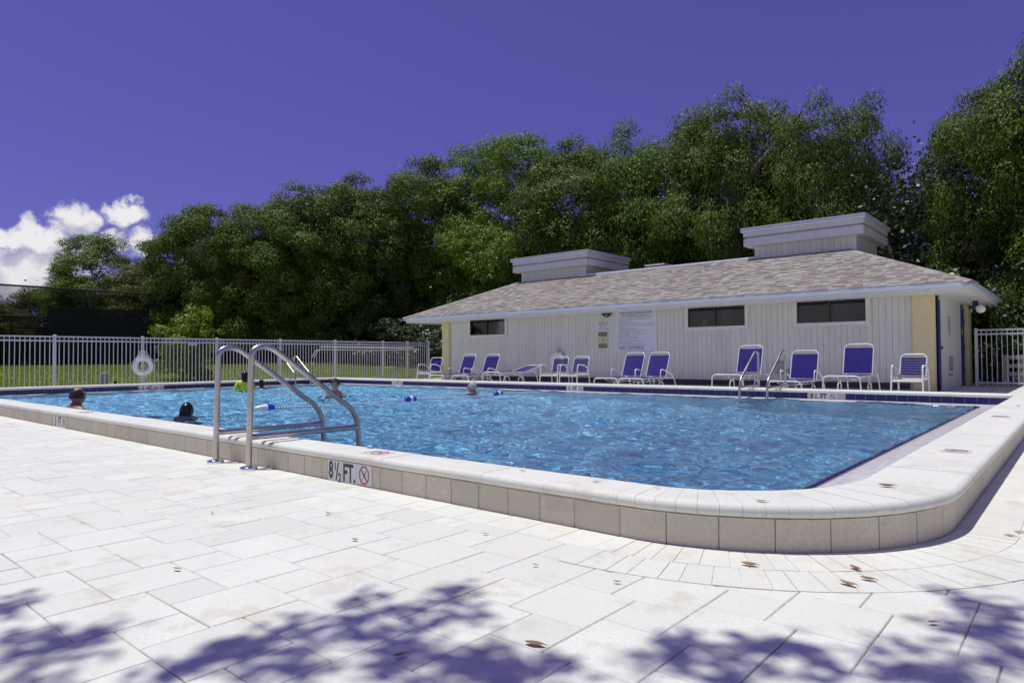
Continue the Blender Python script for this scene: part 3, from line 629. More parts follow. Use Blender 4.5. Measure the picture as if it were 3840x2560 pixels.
def marker(u0, u1, plane, parts, ztop):
    """plane(u, z, off) -> 3D; tiles from u0 to u1 ; parts list of (kind, text)"""
    w = (u1 - u0) / len(parts)
    for i, p in enumerate(parts):
        a, b = u0 + i * w + .001, u0 + (i + 1) * w - .001; m = MB(); z0, z1 = -0.02, ztop
        m.add([plane(a, z0, 0), plane(b, z0, 0), plane(b, z1, 0), plane(a, z1, 0), plane(a, z0, -.02), plane(b, z0, -.02), plane(b, z1, -.02), plane(a, z1, -.02)], [(0, 1, 2, 3), (4, 7, 6, 5), (0, 4, 5, 1), (1, 5, 6, 2), (2, 6, 7, 3), (3, 7, 4, 0)])
        t = m.build('depth_marker_tile', M_TILEWHITE, pool); uc = (a + b) / 2
        ink = MB(); red = MB(); f0 = lambda u, v: plane(u, v, .0012)
        if p == '8h':
            put_text(ink, '8', .155, lambda u, v: f0(uc - .042 + u, ztop - .068 + v), .004, .62)
            put_text(ink, '1', .072, lambda u, v: f0(uc + .004 + u, ztop - .038 + v), .002, .8)
            put_text(ink, '/', .16, lambda u, v: f0(uc + .026 + u, ztop - .072 + v), .002, .75)
            put_text(ink, '2', .078, lambda u, v: f0(uc + .052 + u, ztop - .108 + v), .0025, .75)
        elif p == 'nd':
            no_dive(red, ink, lambda u, v: f0(uc + u, ztop - .064 + v), .052)
            put_text(ink, 'NO DIVING', .026, lambda u, v: f0(uc + u, ztop - .136 + v), .0008, .9, width=w * .86)
        elif p == 'nds': no_dive(ink, ink, lambda u, v: f0(uc + u, ztop - .062 + v), .048)
        else:
            put_text(ink, p, .155, lambda u, v: f0(uc + u, ztop - .072 + v), .004, .66)
        if ink.f: ink.build('lettering', M_INK, t)
        if red.f: red.build('prohibition_symbol', M_RED, t)
near = lambda u, z, off: (u, Y0 - .0015 - off, z)
marker(-3.775, -3.318, near, ['8h', 'FT.', 'nd'], ZB - .006); marker(-9.45, -9.01, near, ['5', 'FT', 'nds'], ZB - .006)
far = lambda u, z, off: (u, YF + .0265 - off, z)
for a, b, t_ in farmarks:
    marker(a, b, far, (['8h', 'FT', 'nds'] if t_[0] == '8' else [t_[0], 'FT', 'nds']), ZB - .001)
leftp = lambda u, z, off: (XL - .0265 + off, u, z)
marker(6.74, 7.21, leftp, ['3', 'FT', 'nds'], ZB - .001)
# no-diving symbols on the coping top
for (cx_, cy_, rz) in ((-3.40, 2.665, 0.0), (-0.63, 4.93, math.pi / 2), (-0.65, 7.93, math.pi / 2), (-8.7, 2.665, 0.0)):
    t = MB().box(-.09, .09, -.075, .075, 0, .0014); t = t.build('symbol_tile', M_TILEWHITE, pool, (cx_, cy_, ZT + .0009), rz)
    ink, red = MB(), MB(); no_dive(red, ink, lambda u, v: (u + .02, v, .0026), .055); put_text(ink, 'NO DIVING', .02, lambda u, v: (-.068 - v, u, .0026), 0.0005)
    ink.build('lettering', M_INK, t); red.build('prohibition_symbol', M_RED, t)

# ------------------------------------------------------------------ ladders
def ladder(loc, rz, label, group='steel pool ladders'):
    t = thing('pool_ladder', label, 'ladder', loc, rz, group); r = .0215
    for sx in (-.25, .25):
        path = rounded([(sx, 0, 0.01), (sx, 0.02, .87), (sx, .16, .885), (sx, .93, .345), (sx, .955, .10), (sx, .955, -0.9)], .15, 8)
        rail = MB().tube(path, r, 14).build('rail', M_STEEL, t)
        MB().tube([(sx, .005, .232), (sx, .955, .228)], r, 14).build('crossbar', M_STEEL, rail)
        MB().lathe([(0.0, .024), (.024, .024), (.046, .022), (.060, .017), (.062, 0.0), (.0, .0)], 24, (sx, 0, .0045)).build('escutcheon', M_PLATE, rail)
    for z in (-.22, -.5, -.78): MB().box(-.25, .25, .905, .985, z - .012, z + .012).build('tread', M_STEEL, t)
    return t
ladder((-4.81, 2.424, 0), 0, 'large polished steel ladder rails bolted beside the 8 1/2 FT marker')
ladder((-4.58, 12.93, 0), math.pi, 'steel ladder rails in front of the blue lounger and grey boxes')
ladder((-18.72, 11.15, 0), -math.pi / 2, 'steel ladder rails at the shallow end by the white fence')

# ------------------------------------------------------------------ float line
t = thing('float_line', 'blue and white rope line with floats stretched across the pool', 'float line', (-9.1, 5.0, .03))
def L(x, y, z): return (x + 9.1, y - 5.0, z - .03)
pts = []
for i in range(90):
    y = 5.3 + (12.03 - 5.3) * i / 89; s = min(1, min(abs(y - b) for b in (5.35, 7.95, 10.16, 11.95)) / .75); pts.append(L(-9.36 + (y - 5.3) * .056, y, .055 - .022 * s))
MB().tube(pts, .015, 6).build('rope', M_LANEROPE, t)
def float_prof(L_, r): return [(0.001, -L_ / 2), (r * .45, -L_ / 2 + .004), (r * .8, -L_ / 2 + .03), (r, -L_ / 2 + .075), (r, L_ / 2 - .075), (r * .8, L_ / 2 - .03), (r * .45, L_ / 2 - .004), (.001, L_ / 2)]
for i, (x, y) in enumerate(((-9.37, 5.26), (-9.22, 7.95), (-9.09, 10.16))):
    r = .052; c = L(x, y, .062); Lh = .13
    if i == 0:
        m = MB().lathe([(.001, -.19), (.022, -.18), (.040, -.13), (.052, -.06), (.056, 0)], 20, c, 'y'); b = m.build('float', M_BUOYWHITE, t)
        MB().lathe([(.056, 0), (.055, .05), (.047, .09), (.03, .12), (.001, .128)], 20, c, 'y').build('float_end', M_BUOYBLUE, b)
    else:
        b = MB().lathe([(r * 1.02, -.035), (r * 1.02, .035)], 20, c, 'y').build('float', M_BUOYWHITE, t)
        for s in (-1, 1): MB().lathe([(r, s * .035), (r, s * .07), (r * .86, s * .105), (r * .45, s * .128), (.001, s * .13)], 20, c, 'y').build('float_end', M_BUOYBLUE, b)

# ------------------------------------------------------------------ white picket fence
XFN = -20.06
def fence(name, label, p0, dirv, posts, pitch, H=1.43, cat='fence', z0=0.0):
    t = thing(name, label, cat, (p0[0], p0[1], z0), math.atan2(dirv[1], dirv[0]), None)
    Ls = max(posts)
    pm = None
    for s in posts:
        if pm is None: m = MB().box(-.032, .032, -.032, .032, 0, H); m.add([(-.038, -.038, H), (.038, -.038, H), (.038, .038, H), (-.038, .038, H), (-.02, -.02, H + .022), (.02, -.02, H + .022), (.02, .02, H + .022), (-.02, .02, H + .022)], [(0, 1, 5, 4), (1, 2, 6, 5), (2, 3, 7, 6), (3, 0, 4, 7), (4, 5, 6, 7), (3, 2, 1, 0)]); pm = m.build('post', M_WHITEMETAL, t, (s, 0, 0)).data
        else: mkobj('post', pm, t, (s, 0, 0))
    for a, b in zip(posts[:-1], posts[1:]):
        for z in (.10, H - .135, H - .03): MB().box(a + .033, b - .033, -.013, .013, z - .02, z + .02).build('rail', M_WHITEMETAL, t)
    pk = MB().box(-.0085, .0085, -.0085, .0085, .035, H - .0505); pkm = None
    for a, b in zip(posts[:-1], posts[1:]):
        n = max(2, round((b - a) / pitch)); 
        for k in range(1, n):
            s = a + (b - a) * k / n
            if pkm is None: pkm = pk.build('picket', M_WHITEMETAL, t, (s, 0.0, 0)).data
            else: mkobj('picket', pkm, t, (s, 0.0, 0))
    return t
Y0F = 5.419 - 2.108 * 2
ps = [2.108 * k for k in range(8)]; ps += [ps[-1] + 1.2, ps[-1] + 2.3]
fence('picket_fence', 'long white metal picket fence between the pool and the lawn', (XFN, Y0F), (0, 1), ps, 0.108)
fence('gate', 'short white metal picket gate beside the pool house corner', (-2.11, 20.2), (1, 0), [0, 1.35, 2.9], 0.104, cat='gate')
# small sign on the fence
t = MB().box(-.003, .003, -.13, .13, -.035, .035).build('small_sign', M_SIGNWHITE, None, (XFN + .022, 8.9, 1.25)); tag(t, 'tiny white no smoking sign fixed to the picket fence rail', 'sign')
m = MB(); put_text(m, 'NO SMOKING', .04, lambda u, v: (.0042, u, v), 0.0003); m.build('lettering', M_RED, t)
# rescue pole pair hung on the fence
t = thing('rescue_pole', 'white rescue pole with hook hung along the picket fence', 'pole', (XFN + .09, 13.2, 1.12))
MB().tube([(0, 0, .0), (0.02, 2.2, -.03), (0, 4.45, .015)], .016, 8).build('pole', M_CHAIRWHITE, t); MB().tube(rounded([(0, 0, 0), (.02, -.22, -.05), (.03, -.36, -.28), (.03, -.40, -.48), (.03, -.34, -.54), (.03, -.30, -.45), (.02, -.2, -.15), (0, -.03, 0)], .1, 4), .009, 6).build('hook', M_CHAIRWHITE, t)
t = thing('skimmer_pole', 'white skimmer pole hung above the rescue pole on the fence', 'pole', (XFN + .09, 13.2, 1.205))
MB().tube([(0, 0, .0), (0.01, 4.2, -.005)], .016, 8).build('pole', M_CHAIRWHITE, t); MB().tube([(0, .3, -.005), (.01, 3.9, -.045)], .01, 6).build('lower_tube', M_CHAIRWHITE, t)
# ring buoys
def ring(loc, rz, label, tilt=0.0):
    t = thing('ring_buoy', label, 'life ring', loc, rz, None); m = MB(); Rr, r_ = .205, .068
    vs = []; n1, n2 = 36, 12
    for i in range(n1):
        a = 2 * math.pi * i / n1
        for k in range(n2): b = 2 * math.pi * k / n2; q_ = Rr + r_ * math.cos(b); vs.append((q_ * math.cos(a), .72 * r_ * math.sin(b), q_ * math.sin(a)))
    m.add(vs, [(i * n2 + k, i * n2 + (k + 1) % n2, ((i + 1) % n1) * n2 + (k + 1) % n2, ((i + 1) % n1) * n2 + k) for i in range(n1) for k in range(n2)], True); m.build('ring', M_RING, t)
    for a in (45, 135, 225, 315):
        c = Vector((Rr * math.cos(R(a)), 0, Rr * math.sin(R(a)))); d = c.normalized(); pts = []
        for k in range(14): b = 2 * math.pi * k / 14; pts.append(c + d * (r_ * 1.04 * math.cos(b)) + Vector((0, .75 * r_ * 1.04 * math.sin(b), 0)))
        MB().tube(pts, .008, 5, closed=True).build('band', M_ROPE, t)
    pts = []
    for k in range(61): a = 2 * math.pi * k / 60; q_ = .285 + .02 * abs(math.sin(2 * (a + R(45)))) ; pts.append((q_ * math.cos(a), -.02, q_ * math.sin(a) - .005))
    MB().tube(pts, .007, 5).build('grab_line', M_ROPE, t)
    m = MB(); rn = random.Random(3)
    for k in range(7):
        a = rn.uniform(-.13, .13); m.tube(rounded([(0, -.05, .42), (a, -.06, .33 + rn.uniform(0, .08)), (a * 1.6, -.07, .18 + rn.uniform(-.1, .1)), (a * .3, -.06, .30), (0, -.05, .41)], .06, 4), .007, 5)
    m.tube(rounded([(0, -.05, .42), (.05, -.07, .1), (-.03, -.07, -.1), (.06, -.06, -.28), (-.05, -.06, -.62)], .1, 5), .007, 5); m.build('hanging_rope', M_ROPE, t)
    return t
ring((XFN + .10, 7.5, .63), math.pi / 2, 'white ring buoy with looped rope hanging on the picket fence')
ring((-12.45, 16.66, .70), 0, 'white ring buoy hanging on the pool house wall behind a chair')
# utility pedestal and low lamp on the lawn
t = thing('utility_pedestal', 'small grey utility pedestal standing in the lawn grass', 'utility box', (-20.9, 6.83, 0)); MB().bbox(-.08, .08, -.1, .1, .12, .43, .01).build('box', M_GREY, t); MB().box(-.03, .03, -.05, .05, 0, .121).build('foot', M_BLACKSTEEL, t)
t = thing('garden_light', 'tiny black garden light beside the utility pedestal', 'lamp', (-20.9, 7.12, 0)); MB().lathe([(.0, .22), (.05, .21), (.055, .15), (.02, .14), (.02, 0)], 10).build('lamp_head', M_BLACKSTEEL, t)

# ------------------------------------------------------------------ pool house
YW, XR, XLW = 16.73, -2.45, -17.59
house = thing('pool_house', 'long pale grey pool house with shingled hip roof and two cupolas', 'building', (-10, 19.3, 0))
HO = (-10, 19.3, 0)
def hb(m, name, mat, parent=house): return m.build(name, mat, parent, (0, 0, 0), 0, HO)
m = MB(); m.box(XLW + .1, XR - .05, YW + .03, YW + .10, 0, 2.2)   # replaced below by openings-aware backing
WINS = [(-16.25, -14.65, 1.57), (-8.12, -6.575, 1.57), (-5.305, -3.80, 1.57)]
m = MB(); xs_ = [XLW + .05]
for a, b, z in WINS: xs_ += [a, b]
xs_.append(XR - .03)
for i in range(0, len(xs_), 2): m.box(xs_[i], xs_[i + 1], YW + .02, YW + .12, 0, 2.3)
for a, b, z in WINS: m.box(a, b, YW + .02, YW + .12, 0, z - .02)
m.box(XR - .12, XR - .02, YW + .12, 21.3, 0, 2.3); m.box(XLW + .02, XLW + .12, YW + .12, 21.3, 0, 2.3); m.box(XLW + .02, XR - .02, 21.2, 21.3, 0, 2.3)
wall = hb(m, 'wall', M_UNDER)
bw = 0.1312; x = -2.90; bmeshes = {}
colL, colR = (-17.59, -17.24), (-2.883, -2.47)
def board(x0, x1, z0, z1, y=YW, parent=None):
    key = (round(x1 - x0, 3), round(z0, 3), round(z1, 3))
    if key not in bmeshes:
        g_ = .0018; w = x1 - x0
        mm = MB(); mm.add([(g_, .02, z0), (w - g_, .02, z0), (w - g_, .02, z1), (g_, .02, z1), (g_, .005, z0), (w - g_, .005, z0), (w - g_, .005, z1), (g_, .005, z1), (g_ + .003, 0, z0), (w - g_ - .003, 0, z0), (w - g_ - .003, 0, z1), (g_ + .003, 0, z1)],
            [(8, 9, 10, 11), (4, 8, 11, 7), (9, 5, 6, 10), (0, 4, 7, 3), (5, 1, 2, 6), (11, 10, 6, 7), (0, 1, 5, 4)])
        me = bpy.data.meshes.new('board'); me.from_pydata(mm.v, [], mm.f); me.materials.append(M_SIDING); bmeshes[key] = me
    return mkobj('board', bmeshes[key], parent or wall, (x0 - HO[0], y - HO[1] + random.uniform(-.001, .001), -HO[2]))
x = colR[0]
while x > colL[1]:
    x0, x1 = max(x - bw, colL[1]), x; cuts = [(0.005, 2.3)]
    for a, b, z in WINS:
        if x0 > a - .09 and x1 < b + .09: cuts = [(.005, z - .085)]
    if x1 - x0 > .02:
        for z0, z1 in cuts: board(x0, x1, z0, z1)
    x -= bw
# side boards (right gable side, narrow grooves)
y = 17.25
while y < 21.2:
    if not 20.15 < y + .07 < 21.1:
        mm = MB().box(0, .02, .002, .1292, .005, 2.3); mm.build('board', M_SIDING, wall, (XR - .018 - HO[0], y - HO[1], 0))
    y += .1312
hb(MB().box(-17.24, -2.95, YW - .022, YW - .003, .05, .185), 'base_band', M_BAND)
# columns
for (a, b) in (colL, colR): hb(MB().bbox(a, b, YW - .09, YW + .35, 0, 2.29, .015), 'column', M_STUCCO)
hb(MB().bbox(XR - .13, XR + .08, 21.15, 21.75, 0, 2.29, .03), 'column', M_STUCCO)
# doors on the right-hand side
for (y0, y1) in ((16.98 + .12, 17.0 + .17),): pass
d = hb(MB().box(XR - .05, XR + .018, 17.09, 17.20, .02, 1.98), 'door', M_BLUEDOOR)
hb(MB().box(XR - .03, XR + .012, 17.20, 17.26, 0, 2.05), 'door_frame', M_TRIM, d); hb(MB().lathe([(.0, .05), (.03, .045), (.03, .02), (.012, .015), (.012, 0)], 10, (XR + .012, 17.17, .95), 'x'), 'handle', M_BLACKSTEEL, d)
d = hb(MB().box(XR - .05, XR + .006, 20.25, 20.98, .02, 1.98), 'door', M_BLUEDOOR)
hb(MB().box(XR - .03, XR + .014, 20.14, 20.245, 0, 2.06), 'door_frame', M_TRIM, d); hb(MB().box(XR - .03, XR + .014, 20.985, 21.08, 0, 2.06), 'door_frame', M_TRIM, d); hb(MB().box(XR + .008, XR + .016, 20.5, 20.6, 1.3, 1.45), 'door_sign', M_CREAM, d)
for z in (.4, 1.0, 1.65): hb(MB().box(XR + .007, XR + .02, 20.955, 20.98, z - .05, z + .05), 'hinge', M_BLACKSTEEL, d)
# windows
for wi, (a, b, z) in enumerate(WINS):
    z1 = 2.22
    fr = MB(); fr.box(a, b, YW - .012, YW + .05, z, z + .03); fr.box(a, a + .03, YW - .012, YW + .05, z + .03, z1); fr.box(b - .03, b, YW - .012, YW + .05, z + .03, z1)
    mid = a + (b - a) * .48; fr.box(mid - .022, mid + .022, YW - .008, YW + .045, z + .03, z1)
    w = hb(fr, 'window', M_DARKFRAME)
    for (p0, p1, off) in ((a + .03, mid - .022, .012), (mid + .022, b - .03, .028)): hb(MB().box(p0, p1, YW + off, YW + off + .005, z + .03, z1), 'pane', M_GLASS, w)
    cs = MB(); cs.bbox(a - .095, b + .095, YW - .028, YW - .005, z - .085, z, .004); cs.bbox(a - .095, a, YW - .028, YW - .005, z + .001, 2.28, .004); cs.bbox(b, b + .095, YW - .028, YW - .005, z + .001, 2.28, .004); hb(cs, 'casing', M_TRIM, w)
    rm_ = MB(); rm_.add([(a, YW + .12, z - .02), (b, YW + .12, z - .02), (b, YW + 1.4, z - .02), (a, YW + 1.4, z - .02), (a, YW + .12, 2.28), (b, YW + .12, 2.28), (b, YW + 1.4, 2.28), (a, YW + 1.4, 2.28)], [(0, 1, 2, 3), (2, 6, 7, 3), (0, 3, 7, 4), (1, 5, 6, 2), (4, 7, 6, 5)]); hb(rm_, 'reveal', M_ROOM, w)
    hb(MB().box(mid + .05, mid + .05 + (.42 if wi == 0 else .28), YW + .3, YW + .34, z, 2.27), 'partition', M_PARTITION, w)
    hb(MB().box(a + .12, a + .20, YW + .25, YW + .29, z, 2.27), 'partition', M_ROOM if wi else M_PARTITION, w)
for (x, h) in ((-7.72, .20), (-7.86, .075)):
    o = MB().lathe([(0, 0), (.055, 0), (.055, h), (.02, h), (.02, h - .02)], 16).build('paper_roll', M_GLOBE, None, (x, YW + .15, 1.552)); tag(o, 'tall white paper roll on the middle window sill' if h > .1 else 'short stub of white paper roll on the middle window sill', 'paper roll')
# roof
XE0, XE1, YE0, YE1 = -18.72, -1.69, 15.80, 21.9; ZE, ZR = 2.24, 3.53; YR0, YR1 = 18.74, 18.96; run = YR0 - YE0; slope = (ZR - ZE) / run
XH0, XH1 = XE0 + run, XE1 - run
m = MB(); m.add([(XE0, YE0, ZE), (XE1, YE0, ZE), (XE1, YE1, ZE), (XE0, YE1, ZE), (XH0, YR0, ZR), (XH1, YR0, ZR), (XH1, YR1, ZR), (XH0, YR1, ZR)], [(0, 1, 5, 4), (1, 2, 6, 5), (2, 3, 7, 6), (3, 0, 4, 7), (4, 5, 6, 7)])
roof = hb(m, 'roof', M_UNDER)
# soffit and fascia, gutter
ZS = 2.08
m = MB(); m.add([(XE0 + .12, YE0 + .12, ZS), (XE1 - .12, YE0 + .12, ZS), (XE1 - .12, YE1 - .12, ZS), (XE0 + .12, YE1 - .12, ZS), (XE0 + .12, YE0 + .12, ZS + .02), (XE1 - .12, YE0 + .12, ZS + .02), (XE1 - .12, YE1 - .12, ZS + .02), (XE0 + .12, YE1 - .12, ZS + .02)], [(0, 3, 2, 1), (4, 5, 6, 7)]); hb(m, 'soffit', M_TRIM)
def frame_ring(m, x0, x1, y0, y1, t_, z0, z1):
    m.box(x0, x1, y0, y0 + t_, z0, z1); m.box(x0, x1, y1 - t_, y1, z0, z1); m.box(x0, x0 + t_, y0 + t_, y1 - t_, z0, z1); m.box(x1 - t_, x1, y0 + t_, y1 - t_, z0, z1)
m = MB(); frame_ring(m, XE0 + .075, XE1 - .075, YE0 + .075, YE1 - .075, .04, 2.055, 2.21); hb(m, 'fascia', M_TRIM)
m = MB(); frame_ring(m, XE0 + .0, XE1, YE0, YE1, .072, 2.145, 2.243); 
hb(m, 'rain_gutter', M_GUTTERM)
# shingles: courses of tabs, front slope and right hip slope
sl = math.hypot(1, slope); course = .1395; ntot = int(run * sl / course)
shp = []
def tab_mesh(P, U, W, Nn, w, h, t_):     # P lower-left corner on the slope, U along eave, W up-slope, Nn normal
    P, U, W, Nn = Vector(P), Vector(U), Vector(W), Vector(Nn); lo = Nn * .003; hi = Nn * (.003 + t_); up = Nn * .004
    return [P + lo, P + U * w + lo, P + U * w + hi, P + hi, P + W * h + up, P + U * w + W * h + up], [(0, 1, 2, 3), (3, 2, 5, 4), (0, 3, 4), (1, 5, 2)]
Wf = Vector((0, 1 / sl, slope / sl)); Nf = Vector((0, -slope / sl, 1 / sl)); Wr = Vector((-1 / sl, 0, slope / sl)); Nr = Vector((slope / sl, 0, 1 / sl))
for c in range(ntot):
    s0 = c * course; s1 = min(s0 + course * 1.25, run * sl - .01); dxh = s0 / sl; dx1 = (s0 + course) / sl
    x = XE0 + s1 / sl + .005; xe = XE1 - s1 / sl - .005
    while x < xe:
        w = random.uniform(.10, .27); w = min(w, xe - x)
        if xe - x - w < .08: w = xe - x
        lift = random.choice((.006, .009, .014, .018))
        shp.append((x, 'f', c, tab_mesh((x, YE0 + s0 / sl, ZE + s0 / sl * slope), (1, 0, 0), Wf, Nf, w - .003, s1 - s0, lift))); x += w
    y = YE0 + s1 / sl + .005; ye = YE1 - s1 / sl - .005
    while y < ye:
        w = min(random.uniform(.14, .36), ye - y)
        shp.append((y, 'r', c, tab_mesh((XE1 - s0 / sl, y, ZE + s0 / sl * slope), (0, 1, 0), Wr, Nr, w - .003, s1 - s0, .006))); y += w
front = sorted([s for s in shp if s[1] == 'f'], key=lambda s: -(s[0] - s[2] * .05))
for s in front[:300]:
    mm = MB(); c0 = s[3][0][0]; mm.add([v - c0 for v in s[3][0]], s[3][1]); mm.build('shingle', M_SHINGLE, roof, tuple(c0 - Vector(HO)))
mm = MB()
for s in front[300:] + [s for s in shp if s[1] == 'r']: mm.add(*s[3])
stuff(hb(mm, 'shingle_field', M_SHINGLE, roof))
# hip caps
for sx, X_e, Xh in ((1, XE1, XH1), (-1, XE0, XH0)):
    A = Vector((X_e, YE0, ZE)); B = Vector((Xh, YR0, ZR)); n = 30; d = (B - A) / n; side = Vector((d.y, -d.x, 0)).normalized()
    for k in range(n):
        p, q_ = A + d * k, A + d * (k + 1.2); wv = side * .14; dn = Vector((0, 0, -.055)); up = Vector((0, 0, .018)); up2 = Vector((0, 0, .013))
        mm = MB(); mm.add([p + wv + dn + up, p + up, p - wv + dn + up, q_ + wv + dn + up2, q_ + up2, q_ - wv + dn + up2, p + wv + dn, p - wv + dn], [(0, 1, 4, 3), (1, 2, 5, 4), (6, 0, 3), (2, 7, 5), (6, 7, 2, 1, 0)]); hb(mm, 'hip_cap', M_SHINGLE, roof)
# white ridge cap and a small vent
m = MB(); m.add([(-13.0, YR0 - .07, ZR - .012), (-7.0, YR0 - .07, ZR - .012), (-7.0, YR0 - .065, ZR + .045), (-13.0, YR0 - .065, ZR + .045), (-13.0, YR1, ZR + .055), (-7.0, YR1, ZR + .055)], [(0, 1, 2, 3), (3, 2, 5, 4)]); hb(m, 'ridge_cap', M_WHITECAP, roof)
v = hb(MB().box(-10.9, -10.3, 19.5, 19.9, 3.1, 3.74), 'roof_vent', M_GREY, roof); hb(MB().box(-10.95, -10.25, 19.45, 19.95, 3.741, 3.79), 'vent_cap', M_WHITECAP, v)
# cupolas
for (x0, x1) in ((-15.56, -12.78), (-7.04, -4.45)):
    y0, y1 = 18.72, 20.9; m = MB(); m.box(x0, x1, y0 + .02, y1, 2.9, 3.92); c = hb(m, 'cupola', M_UNDER)
    x = x0
    while x < x1 - .02: board(x, min(x + .148, x1), 3.30, 3.90, y0, c); x += .148
    hb(MB().box(x0 - .012, x0 + .085, y0 - .008, y0 + .018, 3.2, 3.895), 'corner_trim', M_TRIM, c); hb(MB().box(x1 - .085, x1 + .012, y0 - .008, y0 + .018, 3.2, 3.895), 'corner_trim', M_TRIM, c)
    for sd_, xx in ((1, x1), (-1, x0)):
        y = y0 + .02
        while y < y1 - .02: hb(MB().box(min(xx, xx + sd_ * .014), max(xx, xx + sd_ * .014), y + .002, min(y + .146, y1), 3.0, 3.9), 'side_board', M_SIDING, c); y += .148
    e = .235; e2 = .21
    m = MB(); frame_ring(m, x0 - e, x1 + e, y0 - e, y1 + e, .04, 3.86, 4.07); hb(m, 'lower_fascia', M_TRIM, c)
    hb(MB().box(x0 - e + .04, x1 + e - .04, y0 - e + .04, y1 + e - .04, 3.868, 3.885), 'soffit', M_TRIM, c)
    hb(MB().box(x0 - e2 + .05, x1 + e2 - .05, y0 - e2 + .05, y1 + e2 - .05, 3.90, 4.15), 'core', M_TRIM, c)
    m = MB(); frame_ring(m, x0 - e - .005, x1 + e + .005, y0 - e - .005, y1 + e + .005, .14, 4.12, 4.245); hb(m, 'upper_fascia', M_TRIM, c)
    m = MB(); frame_ring(m, x0 - e - .06, x1 + e + .06, y0 - e - .06, y1 + e + .06, .2, 4.247, 4.345); hb(m, 'rain_gutter', M_GUTTERM, c)
    hb(MB().box(x0 - e - .07, x1 + e + .07, y0 - e - .07, y1 + e + .07, 4.347, 4.36), 'drip_edge', M_WHITECAP, c)
# globe lamp under the side eave, panels on the side wall
t = thing('globe_light', 'round white globe light under the side eave of the pool house', 'lamp', (-1.93, 18.5, 1.99)); MB().box(-.05, .05, -.06, .06, -.10, .03).build('bracket', M_BLACKSTEEL, t)
m = MB(); m.lathe([(.001, -.095)] + [(.095 * math.sin(R(a)), -.095 * math.cos(R(a))) for a in range(12, 180, 12)] + [(.001, .095)], 18, (.1, -.04, -.16)); m.build('globe', M_GLOBE, t)
t = MB().box(-.004, .004, -.16, .16, -.24, .24).build('notice_board', M_SIGNWHITE, None, (XR + .010, 18.45, 1.48)); tag(t, 'narrow white notice with red print on the shaded side wall', 'sign')
m = MB()
for k, s in enumerate(('WARNING', 'NO DIVING', 'PERSONS', 'UNDER 14', 'POOL')): put_text(m, s, .07, lambda u, v, k=k: (.0056, u, .17 - k * .085 + v), .001, width=.24)
m.build('lettering', M_RED, t)
t = MB().bbox(-.0, .05, -.12, .12, -.18, .16, .01).build('wall_box', M_GREY, None, (XR + .003, 18.55, .60)); tag(t, 'small grey box fixed to the shaded side wall', 'utility box')
t = MB().lathe([(0, .08), (.02, .075), (.02, .02), (.035, .015), (.035, 0)], 10, (0, 0, 0), 'x').build('tap', M_GREY, None, (XR + .003, 18.3, .34)); tag(t, 'little grey hose tap low on the shaded side wall', 'tap')
# utility boxes on the front wall
t = MB().bbox(-.1, .1, -.09, 0, -.15, .15, .008).build('meter_box', M_GREY, None, (-5.72, YW - .003, .50)); tag(t, 'upper grey electrical box on the wall behind the ladder', 'utility box', 'grey boxes on the front wall')
t = MB().bbox(-.07, .07, -.09, 0, -.12, .12, .008).build('meter_box', M_GREY, None, (-5.50, YW - .003, .33)); tag(t, 'lower grey electrical box with conduit beside the upper box', 'utility box', 'grey boxes on the front wall'); MB().tube([(0, -.045, -.1), (0, -.045, -.33)], .015, 8).build('conduit', M_GREY, t)
# signs on the front wall
YS = YW - .006
def rr_plate(x0, x1, z0, z1, r, mat, name, label, thick=.006):
    pts = []
    for cx_, cz_, a in ((x1 - r, z1 - r, 0), (x0 + r, z1 - r, 90), (x0 + r, z0 + r, 180), (x1 - r, z0 + r, 270)):
        for k in range(5): an = R(a + 90 * k / 4); pts.append((cx_ + r * math.cos(an), cz_ + r * math.sin(an)))
    cx_, cz_ = (x0 + x1) / 2, (z0 + z1) / 2; n = len(pts)
    m = MB(); m.add([(x - cx_, -thick, z - cz_) for x, z in pts] + [(x - cx_, 0, z - cz_) for x, z in pts], [tuple(range(n - 1, -1, -1))] + [(i, (i + 1) % n, n + (i + 1) % n, n + i) for i in range(n)])
    o = m.build(name, mat, None, (cx_, YS, cz_)); return tag(o, label, 'sign')
t = rr_plate(-10.36, -9.055, .90, 2.22, .05, M_SIGNWHITE, 'rules_sign', 'large white pool rules sign with blue lettering on the front wall')
m, mr, mf, mo = MB(), MB(), MB(), MB(); cx_ = (-10.36 - 9.055) / 2; cz_ = (.90 + 2.22) / 2
def sl_(mm, s, z, size, u0=None, width=None, bold=0.0, align='LEFT'):
    if width:
        vs, fs = text_geo(s, size, bold, 1.0, 'CENTER'); w0 = max(v[0] for v in vs) - min(v[0] for v in vs); k = width / w0; uc = u0 + width / 2
        mm.add([(uc + v[0] * k - cx_, -.0072, z + v[1] - cz_) for v in vs], fs)
    else: put_text(mm, s, size, lambda u, v: (u0 + u - cx_, -.0072, z + v - cz_), bold, 1.0, align)
sl_(m, 'FOR YOUR SAFETY & ENJOYMENT PLEASE ABIDE BY THE FOLLOWING:', 2.105, .042, -10.32, 1.20); sl_(m, 'POOL RULES & REGULATIONS', 2.04, .085, -10.22, 1.02, .001); sl_(m, 'Sea Woods Homeowners Association Inc.', 1.965, .05, -10.16, .88, .0015)
